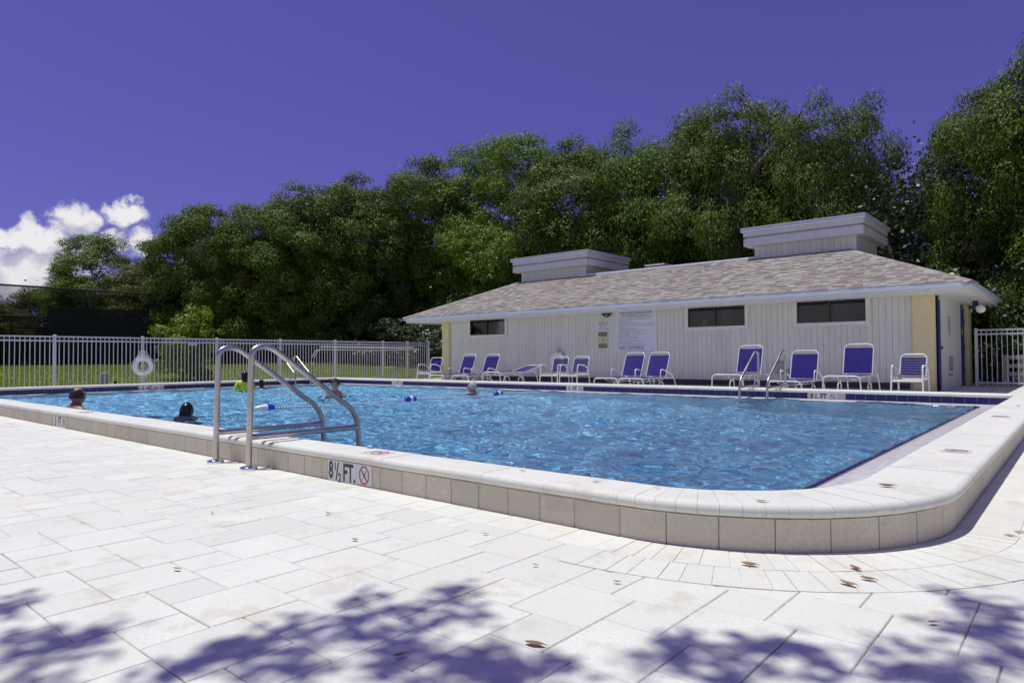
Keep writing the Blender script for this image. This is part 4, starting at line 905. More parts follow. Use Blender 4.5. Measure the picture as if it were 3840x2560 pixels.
lines = [('ALL PERSONS USING THE POOLS AT SEAWOODS DO SO AT THEIR OWN RISK.', 1.915, -10.32, 1.20), ('1. VISIBLE I.D. TAGS ARE REQUIRED.', 1.862, -10.31, .53), ('2. POOL HOURS  8 AM to 9 PM', 1.815, -10.31, .48), ('3. SHOWER BEFORE ENTERING POOL.', 1.77, -10.31, .56), ('4. CHILDREN UNDER 11 MUST BE ACCOMPANIED BY AN ADULT AT ALL TIMES', 1.725, -10.31, 1.19),
         ('5. FLOATS, RAFTS & THROWING FRISBEES OR OBJECTS OF ANY KIND ARE', 1.67, -10.31, 1.15), ('FORBIDDEN.', 1.63, -10.25, .17), ('6. EARPHONE SOUND SYSTEMS ONLY.', 1.59, -10.31, .56), ('7. NO FOOD OR DRINK IN POOL OR ON POOL (WET) DECK.', 1.545, -10.31, .90), ('8. NO DRINKS WITHIN 10 FEET OF THE POOL.', 1.50, -10.31, .69), ('9. FOOD IS ALLOWED IN DESIGNATED TABLE AREAS ONLY.', 1.455, -10.31, .88), ('10. NO GLASS CONTAINERS.', 1.41, -10.33, .42),
         ('11. NO ANIMALS IN POOL OR ON POOL DECK.', 1.367, -10.33, .69), ('12. PROPER SWIMMING ATTIRE IS REQUIRED.', 1.32, -10.33, .67), ('14. RESERVATION OF POOL FURNITURE NOT PERMITTED.', 1.235, -10.33, .83), ('15. BATHING LOAD: 24 PERSONS.', 1.19, -10.33, .48), ('16. NO RUNNING, JUMPING OR HORSEPLAY NEAR OR IN POOL.', 1.148, -10.33, .91)]
for s, z, u, w in lines: sl_(m, s, z, .036, u, w)
sl_(mf, '13. CHILDREN & INFANTS WHO ARE NOT TOILET TRAINED MUST USE SWIM DIAPERS.', 1.278, .034, -10.33, 1.20); sl_(mo, 'NO LIFEGUARD ON DUTY.', 1.868, .06, -9.74, .51); sl_(m, 'NO DIVING', 1.05, .155, -10.27, .80, .001); sl_(m, 'IN CASE OF EMERGENCY USE 911 EMERGENCY PHONE', .955, .042, -10.23, 1.05)
m.build('lettering', M_NAVYINK, t); mf.build('faded_lettering', M_FADED, t); mo.build('red_lettering', M_ORANGEINK, t)
for u, z in ((-10.33, .93), (-9.085, .93), (-9.085, 1.56), (-10.33, 1.54), (-9.74, .925)): MB().lathe([(.008, 0), (.006, .003), (0, .004)], 8, (u - cx_, -.0061, z - cz_), 'y').build('screw', M_GREY, t)
t = rr_plate(-11.03, -10.575, 1.56, 1.865, .02, M_SIGNWHITE, 'no_smoking_sign', 'small white sign with red no smoking lettering above caution sign'); m = MB()
for k, (s, w) in enumerate((('NO SMOKING', .33), ('PERMITTED ON', .38), ('DECK OR', .23), ('IN POOL AREAS', .39))): put_text(m, s, .06, lambda u, v, k=k: (u, -.0072, .10 - k * .066 + v), .001, width=w)
m.build('lettering', M_RED, t)
t = rr_plate(-10.985, -10.655, 1.045, 1.54, .005, M_CREAM, 'caution_sign', 'cream and black caution no diving sign under the no smoking sign', .008); m, w = MB(), MB()
m.box(-.145, .145, -.0098, -.0082, .115, .225); m.box(-.145, .145, -.0098, -.0082, -.225, -.115)
for k in range(32):
    a0, a1 = 2 * math.pi * k / 32, 2 * math.pi * (k + 1) / 32; m.add([(.125 * math.cos(a0), -.0095, .11 * math.sin(a0)), (.125 * math.cos(a1), -.0095, .11 * math.sin(a1)), (.119 * math.cos(a1), -.0095, .104 * math.sin(a1)), (.119 * math.cos(a0), -.0095, .104 * math.sin(a0))], [(0, 1, 2, 3)])
for z in (.02, -.06): m.box(-.115, .115, -.0096, -.0090, z, z + .004)
m.add([(-.045, -.0098, .085), (-.035, -.0098, .085), (.015, -.0098, .02), (.028, -.0098, -.01), (.022, -.0098, -.05), (.01, -.0098, -.062), (-.002, -.0098, -.055), (.008, -.0098, -.02), (-.005, -.0098, .025)], [tuple(range(8, -1, -1))]); m.box(-.03, .012, -.0099, -.0093, -.058, -.048)
m.build('black_print', M_INK, t)
put_text(w, 'CAUTION', .07, lambda u, v: (u, -.0105, .17 + v), .002, width=.22); put_text(w, 'NO DIVING', .07, lambda u, v: (u, -.0105, -.17 + v), .002, width=.25); w.build('lettering', M_CREAM, t)
t = thing('wall_clock', 'round black wall clock with white numerals on the front wall', 'clock', (-10.675, YS, 2.145)); MB().lathe([(0, -.03), (.17, -.03), (.188, -.022), (.19, 0)], 32, (0, 0, 0), 'y').build('clock_face', M_INK, t); m = MB()
for s, a in (('12', 90), ('3', 0), ('6', 270), ('9', 180)): put_text(m, s, .075, lambda u, v, a=a: (.13 * math.cos(R(a)) + u, -.0315, .13 * math.sin(R(a)) + v), .002)
m.add([(-.03, -.0325, .012), (-.02, -.0325, .018), (.085, -.0325, -.018), (.083, -.0325, -.028)], [(0, 1, 2, 3)]); m.add([(-.012, -.033, -.02), (.0, -.033, -.024), (.04, -.033, .065), (.032, -.033, .07)], [(0, 1, 2, 3)]); m.build('numerals_and_hands', M_GLOBE, t)
# low wall left of the building, things behind the gate
t = MB().bbox(-18.6, -17.7, 18.6, 18.75, 0, 1.18, .01).build('garden_wall', M_TRIM, None, (0, 0, 0)); tag(t, 'low pale rendered wall behind the fence end beside pool house', 'wall')
t = thing('slatted_bench', 'weathered white slatted bench end standing behind the gate', 'bench', (-1.15, 21.3, 0))
for x in (-.45, -.15, .55): MB().box(x - .06, x + .06, -.03, .03, 0, .78).build('leg', M_CHAIRBOX, t)
for z in (.72, .5, .3): MB().box(-.5, .6, -.055, -.031, z - .05, z + .05).build('slat', M_CHAIRBOX, t)
t = thing('storage_bin', 'grey plastic storage bin behind the gate pickets', 'bin', (-.75, 20.9, 0)); MB().bbox(-.33, .35, -.2, .2, 0, .5, .02).build('body', M_CRATE, t); MB().bbox(-.36, .38, -.23, .23, .501, .56, .015).build('lid', M_CRATE, t); MB().box(-.1, .0, -.2035, -.2005, .3, .44).build('label_sticker', M_GLOBE, t)

# ------------------------------------------------------------------ chairs and loungers
def straps(t, a, b, halfw, n, sw, tname='strap'):
    """flat straps from point a to b (y, z profile), width across x"""
    a, b = Vector(a), Vector(b); d = (b - a); Ld = d.length; d.normalize(); nrm = Vector((0, -d.z, d.y)); me = None
    for k in range(n):
        p = a + d * (Ld * (k + .5) / n); m = MB(); vs = []
        for i in range(7):
            x = -halfw + 2 * halfw * i / 6; sag = -.010 * (1 - (x / halfw) ** 2)
            for s, h in ((-sw / 2, 0), (sw / 2, 0), (sw / 2, -.003), (-sw / 2, -.003)): vs.append(Vector((x, p.y, p.z)) + d * s + nrm * (h + sag))
        fs = []
        for i in range(6):
            q_ = 4 * i
            for e in range(4): fs.append((q_ + e, q_ + 4 + e, q_ + 4 + (e + 1) % 4, q_ + (e + 1) % 4))
        m.add(vs, fs, False); m.build(tname, M_STRAP, t)
def lounger(loc, rz, label, zs=.29, arms=True, back=68, backlen=.585, w=.64):
    t = thing('lounger', label, 'lounger', loc, rz, 'blue strap loungers along the pool house'); r = .0142; hw = w / 2
    MB().tube(rounded([(-hw - .02, .02, 0), (-hw, .0, zs), (hw, .0, zs), (hw + .02, .02, 0)], .10, 6), r, 8).build('foot_frame', M_CHAIRWHITE, t)
    hy = 1.18; bw_ = hw - .05
    for s in (-1, 1):
        MB().tube([(s * bw_, .01, zs - .012), (s * bw_, hy + .28, zs - .012)], r, 8).build('side_rail', M_CHAIRWHITE, t)
        u = MB().tube(rounded([(s * (bw_ + .01), .78, 0), (s * bw_, .83, zs * .62), (s * bw_, 1.03, zs * .62), (s * (bw_ + .01), 1.09, 0)], .06, 5), r * .95, 8).build('leg', M_CHAIRWHITE, t)
        for y in (.88, .98): MB().tube([(s * bw_, y, zs * .62), (s * bw_, y + (.06 if y > .9 else -.06), zs - .015)], .008, 6).build('strut', M_CHAIRWHITE, u)
        MB().tube(rounded([(s * (bw_ + .01), hy + .1, zs - .03), (s * (bw_ + .02), hy + .36, zs + .02), (s * (bw_ + .03), hy + .5, 0)], .12, 6), r * .9, 8).build('rear_leg', M_CHAIRWHITE, t)
        if arms: MB().tube(rounded([(s * (hw + .01), .80, zs - .02), (s * (hw + .02), .80, zs + .21), (s * (hw + .02), 1.05, zs + .17), (s * (hw + .01), hy + .28, zs + .02)], .09, 6), r, 8).build('arm', M_CHAIRWHITE, t)
    for y in (.35, .6, .95):
        MB().tube([(bw_ * math.cos(math.pi * k / 10) * -1, y + .10 * math.sin(math.pi * k / 10), zs - .015 - .085 * math.sin(math.pi * k / 10)) for k in range(11)], .009, 6).build('hoop', M_CHAIRWHITE, t)
    a = R(back); top = (0, hy + backlen * math.cos(a), zs + backlen * math.sin(a)); e = .075
    tp = Vector(top); bd = Vector((0, math.cos(a), math.sin(a)))
    pts = [(-bw_, hy, zs), tuple(Vector((-bw_, 0, 0)) + tp - bd * .0), (-bw_ + .06, tp.y + bd.y * e, tp.z + bd.z * e), (bw_ - .06, tp.y + bd.y * e, tp.z + bd.z * e), tuple(Vector((bw_, 0, 0)) + tp), (bw_, hy, zs)]
    MB().tube(rounded(pts, .05, 5), r * .9, 8).build('back_frame', M_CHAIRWHITE, t)
    for s in (-1, 1): MB().tube([(s * bw_, hy + backlen * .6 * math.cos(a), zs + backlen * .6 * math.sin(a)), (s * bw_, min(hy + .42, hy + backlen * .6 * math.cos(a) + .24), zs)], .008, 6).build('back_prop', M_CHAIRWHITE, t)
    straps(t, (0, .05, zs + .012), (0, hy - .02, zs + .012), bw_ + .015, 17, .056)
    straps(t, (0, hy + .02 * math.cos(a), zs + .03 * math.sin(a) + .008), top, bw_ + .015, 11, .0475, 'back_strap')
    return t
def armchair(loc, rz, label, w=.56):
    t = thing('armchair', label, 'chair', loc, rz, 'blue strap armchairs along the pool house'); r = .0165; hw = w / 2; zs = .40
    for s in (-1, 1):
        MB().tube(rounded([(s * (hw + .015), -.02, 0), (s * hw, .04, .60), (s * (hw + .01), .30, .585), (s * hw, .50, .50), (s * (hw + .005), .56, 0)], .07, 6), r, 8).build('leg_and_arm', M_CHAIRWHITE, t)
        MB().tube([(s * hw, .02, zs - .03), (s * hw, .53, zs - .05)], r * .85, 8).build('side_rail', M_CHAIRWHITE, t)
    MB().tube([(-hw, .02, zs - .09), (hw, .02, zs - .09)], r, 8).build('front_rail', M_CHAIRWHITE, t)
    MB().tube([(-hw, .52, zs - .07), (hw, .52, zs - .07)], r * .85, 8).build('rear_rail', M_CHAIRWHITE, t)
    a = R(74); hb_ = hw - .03; tp = Vector((0, .50 + .36 * math.cos(a), zs + .36 * math.sin(a))); bd = Vector((0, math.cos(a), math.sin(a)))
    MB().tube(rounded([(-hb_, .48, zs - .04), (-hb_, tp.y, tp.z), (-hb_ + .05, tp.y + bd.y * .06, tp.z + bd.z * .06), (hb_ - .05, tp.y + bd.y * .06, tp.z + bd.z * .06), (hb_, tp.y, tp.z), (hb_, .48, zs - .04)], .05, 5), r * .9, 8).build('back_frame', M_CHAIRWHITE, t)
    straps(t, (0, .03, zs + .01), (0, .49, zs - .025), hb_ + .02, 7, .058); straps(t, (0, .505, zs + .01), tuple(tp), hb_ + .015, 7, .040, 'back_strap')
    return t
armchair((-15.95, 14.3, 0), 0.05, 'blue strap armchair standing by the left yellow column')
lounger((-14.62, 13.6, 0), -0.02, 'blue strap lounger with raised back beside the armchair by the yellow column')
lounger((-13.62, 13.6, 0), 0.0, 'blue strap lounger with raised back next to the flat lounger')
lounger((-12.42, 13.6, 0), -0.02, 'blue strap lounger folded flat with its head end slightly raised', zs=.40, arms=False, back=13, backlen=.66)
armchair((-10.98, 14.3, 0), 0.02, 'blue strap armchair in front of the ring buoy on the wall')
armchair((-10.30, 14.25, 0), -0.04, 'blue strap armchair below the caution sign')
lounger((-8.74, 13.6, 0), 0.0, 'blue strap lounger with arms under the pool rules sign', back=67)
lounger((-8.05, 13.6, 0), 0.0, 'blue strap lounger with arms beside the one under the rules sign', back=67)
lounger((-5.75, 13.6, 0), 0.0, 'tall armless blue strap lounger behind the far steel ladder', zs=.41, arms=False, back=72, backlen=.575)
lounger((-4.58, 13.6, 0), 0.0, 'low blue strap lounger with arms by the grey wall boxes', back=73, backlen=.563, w=.64)
lounger((-3.53, 13.6, 0), 0.0, 'tall armless blue strap lounger below the right window', zs=.405, arms=False, back=74, backlen=.565)
armchair((-2.56, 14.2, 0), -0.03, 'blue strap armchair in front of the right yellow column', w=.50)

# ------------------------------------------------------------------ people in the water
def skull(hair_mask, scale=1.0, seed=0):
    """head mesh around its centre, facing +Y; returns (verts, faces, hair verts, hair faces)"""
    nu, nv = 28, 20; vs = []
    for i in range(nv + 1):
        ph = math.pi * i / nv
        for k in range(nu):
            th = 2 * math.pi * k / nu; x, y, z = math.sin(ph) * math.cos(th), math.sin(ph) * math.sin(th), math.cos(ph)
            X, Y, Z = .077 * x, .098 * y, .120 * z
            if z < 0: X *= 1 - .30 * z * z; Y = Y * (1 - .22 * z * z) + .016 * z * z
            if y > 0:                                       # face: brow, nose, mouth and chin relief
                nose = math.exp(-((X / .013) ** 2)) * math.exp(-(((Z + .022) / .026) ** 2)); Y += .020 * nose * y
                for sx in (-1, 1): Y -= .011 * math.exp(-(((X - sx * .031) / .014) ** 2) - (((Z - .005) / .012) ** 2)) * y
                Y += .006 * math.exp(-((X / .022) ** 2) - (((Z + .068) / .010) ** 2)) * y + .006 * math.exp(-((X / .02) ** 2) - (((Z + .105) / .018) ** 2)) * y
            vs.append(Vector((X, Y, Z)) * scale)
    fs = [(i * nu + k, i * nu + (k + 1) % nu, (i + 1) * nu + (k + 1) % nu, (i + 1) * nu + k) for i in range(nv) for k in range(nu)]
    rn = random.Random(seed); hv = []; 
    for v_ in vs:
        q_ = v_ / scale; hv.append(v_ * 1.0 + v_.normalized() * (.012 + rn.uniform(0, hair_mask[1])) * scale)
    hf = [f_ for f_ in fs if all(hair_mask[0](vs[i] / scale) for i in f_)]
    return vs, fs, hv, hf
def person(label, x, y, ztop, height, face, skin, hair_mat, hair_mask, pose='down', hair_len=0.0, shirt=None, trunks=True, curly=False, sc=1.0):
    """standing figure in the water, top of head at ztop, facing angle `face` (direction of the nose)"""
    t = thing('person', label, 'person', (x, y, ztop - height), face - math.pi / 2, 'swimmers in the pool'); H = height; u = H / 1.72
    J = {}; E = []; rad = {}
    def j(n, p, r, par=None): J[n] = (Vector(p) * u, r); (E.append((par, n)) if par else None)
    j('pelvis', (0, 0, .93), (.155, .11)); j('waist', (0, 0, 1.08), (.135, .095), 'pelvis'); j('chest', (0, -.005, 1.27), (.165, .115), 'waist'); j('collar', (0, -.01, 1.41), (.115, .085), 'chest'); j('neck', (0, .0, 1.48), (.056, .058), 'collar'); j('nape', (0, .008, 1.545), (.055, .06), 'neck')
    for s in (-1, 1):
        n = 'l' if s < 0 else 'r'
        j('sh' + n, (s * .175, -.01, 1.395), (.062, .062), 'collar')
        if pose == 'wide': el_, ha = (s * .40, -.02, 1.475), (s * .62, .10, 1.490)
        elif pose == 'front': el_, ha = (s * .30, .12, 1.26), (s * .26, .36, 1.30)
        else: el_, ha = (s * .27, -.03, 1.13), (s * .30, .14, .94)
        j('el' + n, el_, (.043, .043), 'sh' + n); j('wr' + n, ha, (.029, .026), 'el' + n); d = (Vector(ha) - Vector(el_)).normalized(); j('hand' + n, Vector(ha) + d * .09, (.034, .018), 'wr' + n)
        side = d.cross(Vector((0, 0, 1))).normalized()
        for q_ in range(4): o_ = side * ((q_ - 1.5) * .019); j('f%d%s' % (q_, n), Vector(ha) + d * (.17 + (.012 if q_ in (1, 2) else 0)) + o_ + Vector((0, 0, -.012)), (.009, .009), 'hand' + n)
        j('th' + n, Vector(ha) + d * .085 + side * -.05, (.010, .010), 'hand' + n)
        j('hip' + n, (s * .09, 0, .87), (.095, .098), 'pelvis'); j('kn' + n, (s * .10, .03, .48), (.058, .06), 'hip' + n); j('an' + n, (s * .10, -.02, .09), (.038, .042), 'kn' + n); j('toe' + n, (s * .11, .14, .03), (.038, .028), 'an' + n)
    names = list(J); me = bpy.data.meshes.new('sk'); me.from_pydata([J[n][0] for n in names], [(names.index(a), names.index(b)) for a, b in E], [])
    o = bpy.data.objects.new('sk', me); col.objects.link(o); md = o.modifiers.new('skin', 'SKIN'); md.use_smooth_shade = True; sb = o.modifiers.new('sub', 'SUBSURF'); sb.levels = 2; sb.render_levels = 2
    for i, n in enumerate(names): me.skin_vertices[0].data[i].radius = tuple(r_ * u for r_ in J[n][1]); me.skin_vertices[0].data[i].use_root = (n == 'pelvis')
    dg = bpy.context.evaluated_depsgraph_get(); dg.update(); bm_ = bpy.data.meshes.new_from_object(o.evaluated_get(dg)); bpy.data.objects.remove(o)
    vb = [v_.co.copy() for v_ in bm_.vertices]; fb = [tuple(p.vertices) for p in bm_.polygons]; nb = [v_.normal.copy() for v_ in bm_.vertices]; bpy.data.meshes.remove(bm_)
    m = MB(); m.add(vb, fb, True); hz = (H / u - .120 * sc - .008); hc = Vector((0, .025, hz)) * u
    sv, sf, hv, hf = skull(hair_mask, sc * u); m.add([v_ + hc for v_ in sv], sf, True)
    for s in (-1, 1):                                        # ears
        ev = []; 
        for k in range(8): a = 2 * math.pi * k / 8; ev.append(hc + Vector((s * (.078 + .006), -.004 + .016 * math.cos(a), .000 + .030 * math.sin(a))) * sc * u)
        ev.append(hc + Vector((s * .094, -.012, 0)) * sc * u); ev.append(hc + Vector((s * .066, 0, 0)) * sc * u); m.add(ev, [(k, (k + 1) % 8, 8) for k in range(8)] + [((k + 1) % 8, k, 9) for k in range(8)], True)
    body = m.build('body', skin, t)
    for s in (-1, 1):
        c = hc + Vector((s * .031, .084, .005)) * sc * u; MB().lathe([(.0, -.006), (.008, -.004), (.012, 0), (.008, .004), (0, .006)], 8, c, 'z').build('eye', M_EYE, t)
        MB().tube([hc + Vector((s * .016, .096, .024)) * sc * u, hc + Vector((s * .033, .092, .029)) * sc * u, hc + Vector((s * .050, .078, .023)) * sc * u], .005, 5).build('eyebrow', hair_mat, t)
    m = MB(); m.add([v_ + hc for v_ in hv], hf, not curly)
    if hair_len > 0:
        pts = [hc + Vector((0, -.05, .03)) * u, hc + Vector((0, -.085, -.06)) * u, hc + Vector((0, -.10, -.16)) * u, hc + Vector((0, -.10, -.16 - hair_len)) * u]; base = len(m.v)
        for w_ in (-.045, 0, .045): m.tube([p + Vector((w_ * u * (1 if i < 2 else .75), 0, 0)) for i, p in enumerate(pts)], [.035 * u, .04 * u, .036 * u, .012 * u], 8)
    if curly:
        rn = random.Random(5)
        for k in range(170):
            a, e_ = rn.uniform(0, 6.283), rn.uniform(.15, 1.5); d = Vector((math.cos(a) * math.cos(e_), math.sin(a) * math.cos(e_), math.sin(e_))); p = hc + Vector((d.x * .088, d.y * .105 - .005, d.z * .128 + .012)) * sc * u
            if d.y > .55 and d.z < .45: continue
            rr_ = rn.uniform(.010, .017); m.lathe([(0, -rr_), (rr_ * .8, -rr_ * .5), (rr_, 0), (rr_ * .8, rr_ * .5), (0, rr_)], 6, p)
    m.build('hair', hair_mat, t)
    def cloth(name, mat, cond, off):
        ids = [i for i, f_ in enumerate(fb) if all(cond(vb[q_] / u) for q_ in f_)]; used = sorted({q_ for i in ids for q_ in fb[i]}); mp = {q_: k for k, q_ in enumerate(used)}
        mm = MB(); mm.add([vb[q_] + nb[q_] * off for q_ in used], [tuple(mp[q_] for q_ in fb[i]) for i in ids], True); mm.build(name, mat, t)
    if shirt: cloth('rash_guard', shirt, lambda p: .86 < p.z < 1.475 and math.hypot(p.x, p.y) < .60, .010)
    if trunks: cloth('swimwear', M_SWIM, lambda p: .62 < p.z < 1.02 and abs(p.x) < .24, .010)
    return t
full = lambda q_: q_.z > -.10 and not (q_.y > .045 and q_.z < .055)
def dirto(x, y, tx, ty): return math.atan2(ty - y, tx - x)
# bald-crowned man at the near edge, looking away to the right
person('man with balding dark hair standing by the near pool wall', -11.1, 3.27, .40, 1.74, R(104), M_SKIN_A, M_BROWNHAIR, (lambda q_: -.035 < q_.z < .088 and q_.y < .035 and (math.hypot(q_.x, q_.y + .005) > .045), .006), sc=1.03)
person('dark haired woman swimming with arms spread, seen from behind', -9.36, 4.075, .205, 1.66, R(140), M_SKIN_A, M_BLACKHAIR, (full, .002), pose='wide', hair_len=.02)
person('person in a neon yellow swim shirt with black wet hair', -16.05, 8.42, .49, 1.56, R(155), M_SKIN_A, M_BLACKHAIR, (full, .002), hair_len=.06, shirt=M_YELLOW)
person('child with wet black hair beside the yellow shirt swimmer', -17.05, 9.42, .255, 1.26, R(150), M_SKIN_B, M_BLACKHAIR, (full, .003), hair_len=.05, sc=.98)
person('young man with curly dark hair facing out across the pool', -12.07, 8.34, .365, 1.72, R(-48), M_SKIN_B, M_BROWNHAIR, (lambda q_: q_.z > .02 and not (q_.y > .055 and q_.z < .072), .010), curly=True)
person('grey haired man standing near the far wall, head turned sideways', -10.30, 10.68, .285, 1.72, R(200), M_SKIN_C, M_GREYHAIR, (lambda q_: q_.z > -.045 and not (q_.y > .03 and q_.z < .06), .006), sc=1.05)

# ------------------------------------------------------------------ tennis court enclosure
def court(name, label, posts, H, parts):
    t = thing(name, label, 'fence', (posts[0][0], posts[0][1], 0)); o0 = Vector((posts[0][0], posts[0][1], 0)); zb = .45
    for x, y in posts: MB().tube([(x - o0.x, y - o0.y, zb - .5), (x - o0.x, y - o0.y, H)], .05, 8).build('post', M_BLACKSTEEL, t)
    for (a, b) in zip(posts[:-1], posts[1:]):
        A, B = Vector((*a, 0)) - o0, Vector((*b, 0)) - o0; up = lambda z: Vector((0, 0, z))
        for z in (H, zb + .1): MB().tube([A + up(z), B + up(z)], .045, 6).build('rail', M_BLACKSTEEL, t)
        MB2 = MB(); MB2.add([A + up(zb), B + up(zb), B + up(H), A + up(H)], [(0, 1, 2, 3)]); MB2.build('chain_link', M_CHAINLINK, t)
    for (a, b, z0, z1, off) in parts:
        A, B = Vector((*a, 0)) - o0, Vector((*b, 0)) - o0; nrm = Vector((off, 0, 0)); m = MB(); m.add([A + Vector((0, 0, z0)) + nrm, B + Vector((0, 0, z0)) + nrm, B + Vector((0, 0, z1)) + nrm, A + Vector((0, 0, z1)) + nrm], [(0, 1, 2, 3)]); m.build('windscreen', M_WINDSCREEN, t)
    return t
court('tennis_fence', 'tall black chain link tennis fence with dark windscreen behind the lawn', [(-36, 2.6), (-36, 6.6), (-36, 10.9), (-36, 14.5), (-37.3, 16.5), (-38.6, 18.4)], 4.12, [((-36, 9.4), (-36, 13.8), .5, 3.25, .08), ((-36, 13.85), (-37.3, 16.5), 1.0, 2.9, .08)])
court('court_divider', 'lower black chain link fence across the far court', [(-41, -2), (-41, 4), (-41, 9.2), (-41, 14)], 3.05, [((-41, 0), (-41, 8.7), .5, 2.5, .08), ((-41, 10.2), (-41, 14), .5, 2.5, .08)])

# ------------------------------------------------------------------ trees
def crown_mesh(name, seed, mat, rx, rz, nclump, per, lsz=.11, hollow=.66, low=-.85, crmin=.13, crmax=.30, flat=.66):
    """clumps of leaves piled over a lumpy dome; every clump is a dense outer shell so that it shades its own underside"""
    r = np.random.default_rng(seed); P = []; Nn = []; cl = []
    while len(cl) < nclump:
        d = r.normal(size=3); d /= np.linalg.norm(d)
        if d[2] < low: continue
        k = hollow + (1 - hollow) * r.random() ** .8; lump = 1 + .15 * math.sin(3.1 * d[0] + seed) + .13 * math.sin(4.3 * d[1] + 2 * seed) + .11 * math.sin(5.7 * d[2] * 1.3 + seed)
        cl.append((d * np.array([rx, rx, rz]) * k * lump, rx * (crmin + (crmax - crmin) * r.random() ** 1.6), d))
    for c, cr, d in cl:
        n = int(per * (cr / (rx * .2)) ** 2 * r.uniform(.75, 1.2)); q_ = r.normal(size=(n, 3)); q_ /= np.linalg.norm(q_, axis=1, keepdims=True)
        q_ = q_[(q_ @ (d + np.array([0, 0, .6]))) > -.45]; n = len(q_)
        lob = 1 + .22 * np.sin(q_[:, 0] * 7 + c[0] * 5) * np.sin(q_[:, 1] * 6 + c[1] * 5) + .15 * np.sin(q_[:, 2] * 9 + c[2] * 7); rad = (.70 + .36 * r.random(n)) * lob
        p = c + q_ * (cr * rad)[:, None] * np.array([1.12, 1.12, flat]); P.append(p); Nn.append(q_ * .9 + d * .2 + np.array([0, 0, .55]) + r.normal(size=(n, 3)) * .42)
    P = np.concatenate(P); Nn = np.concatenate(Nn); s = lsz * r.uniform(.6, 1.35, len(P)); return leafmesh(name, P, Nn, s, s * .56, mat)
CROWNS = [crown_mesh('crown', 11, M_OAK, 3.0, 4.3, 260, 700, .10), crown_mesh('crown', 12, M_OAK, 3.0, 4.6, 270, 700, .10), crown_mesh('crown', 13, M_OLIVE, 3.0, 4.0, 250, 700, .10), crown_mesh('crown', 14, M_BRIGHT, 3.0, 4.6, 260, 700, .105), crown_mesh('crown', 15, M_OAK, 3.4, 2.7, 190, 820, .092, .58, -.40, .15, .30, .56)]
CB_ = []
for me_ in CROWNS:
    co = np.empty(len(me_.vertices) * 3, dtype=np.float32); me_.vertices.foreach_get('co', co); co = co.reshape(-1, 3); CB_.append((float(np.percentile(co[:, 2], .5)), float(np.percentile(co[:, 2], 99.8)), float(np.percentile(np.abs(co[:, :2]).max(1), 98.5))))
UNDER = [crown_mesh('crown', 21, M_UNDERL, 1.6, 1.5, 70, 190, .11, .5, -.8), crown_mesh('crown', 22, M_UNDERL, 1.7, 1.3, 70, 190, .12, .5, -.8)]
def limb_tubes(m, base, top, rn, n, crown_r, r0):
    for k in range(n):
        a = 2 * math.pi * (k + rn.uniform(-.3, .3)) / n; st = base.lerp(top, rn.uniform(.35, .8)); e = top + Vector((math.cos(a) * crown_r * rn.uniform(.5, .8), math.sin(a) * crown_r * rn.uniform(.5, .8), rn.uniform(.2, 1.6)))
        md = st.lerp(e, .5) + Vector((rn.uniform(-.3, .3), rn.uniform(-.3, .3), rn.uniform(0, .5))); pts = rounded([st, md, e], 1.0, 5); L_ = len(pts); m.tube(pts, [r0 * (.55 - .45 * i / (L_ - 1)) for i in range(L_)], 7)
def tree(name, label, x, y, ztop, cr, crz, ci, seed, group, trunk=.16, base=0.0, limbs=6, rz=None):
    rn = random.Random(seed); src = CROWNS[ci]; zlo, zhi, rxy = CB_[ci]; sx = cr / rxy; sz = 2 * crz / (zhi - zlo); zc = ztop - zhi * sz
    t = thing(name, label, 'tree', (x, y, base), 0, group); c = mkobj('crown', src, t, (0, 0, zc - base), rn.uniform(0, 6.28) if rz is None else rz); c.scale = (sx, sx, sz)
    m = MB(); top = Vector((rn.uniform(-.5, .5), rn.uniform(-.5, .5), zc - base)); b0 = Vector((rn.uniform(-.4, .4), rn.uniform(-.3, .3), -.2)); mid = b0.lerp(top, .5) + Vector((rn.uniform(-.5, .5), rn.uniform(-.3, .3), 0)); pts = rounded([b0, mid, top], 2.0, 8); n = len(pts)
    m.tube(pts, [trunk * (1.25 - .7 * i / (n - 1)) for i in range(n)], 9); limb_tubes(m, b0, top, rn, limbs, cr, trunk); m.build('trunk', M_BARK, t); return t
G1 = 'oaks beyond the lawn'; G2 = 'oaks behind the pool house'
# (x, y, top height, crown radius, crown half height, crown type)
left_row = [(-46, 8.5, 4.9, 3.0, 2.2, 2, 'low olive tree far behind the tennis fence'), (-50, 13.5, 5.6, 3.2, 2.6, 0, 'low dark tree beyond the tennis court at the left'), (-43, 13.4, 8.0, 2.8, 3.5, 3, 'rounded yellow green tree rising behind the tennis fence corner'), (-41, 15.6, 7.6, 2.7, 3.4, 2, 'olive tree leaning against the rounded yellow green tree'),
            (-36.8, 16.7, 9.3, 2.9, 4.2, 0, 'dense dark oak right of the rounded yellow green tree'), (-35.6, 18.9, 9.4, 3.0, 4.3, 2, 'olive topped oak behind the yellow green shrub'), (-33.5, 19.9, 10.1, 3.2, 4.6, 1, 'broad dark oak behind the fence and shrub'), (-32.4, 22.3, 10.7, 3.3, 4.9, 0, 'dark oak behind the ring buoy side of the lawn'), (-39.8, 20.2, 8.7, 3.3, 4.1, 1, 'dark oak set back behind the dense dark oak'), (-37.2, 24.0, 9.6, 3.3, 4.4, 0, 'dark oak set back behind the olive topped oak'), (-31.5, 24.6, 11.5, 3.3, 5.2, 1, 'tall oak behind the lawn where the treeline rises')]
for i, (x, y, zt_, cr, cz, ci, lab) in enumerate(left_row): tree('oak_tree', lab, x, y, zt_, cr, cz, ci, 40 + i, G1, base=.4)
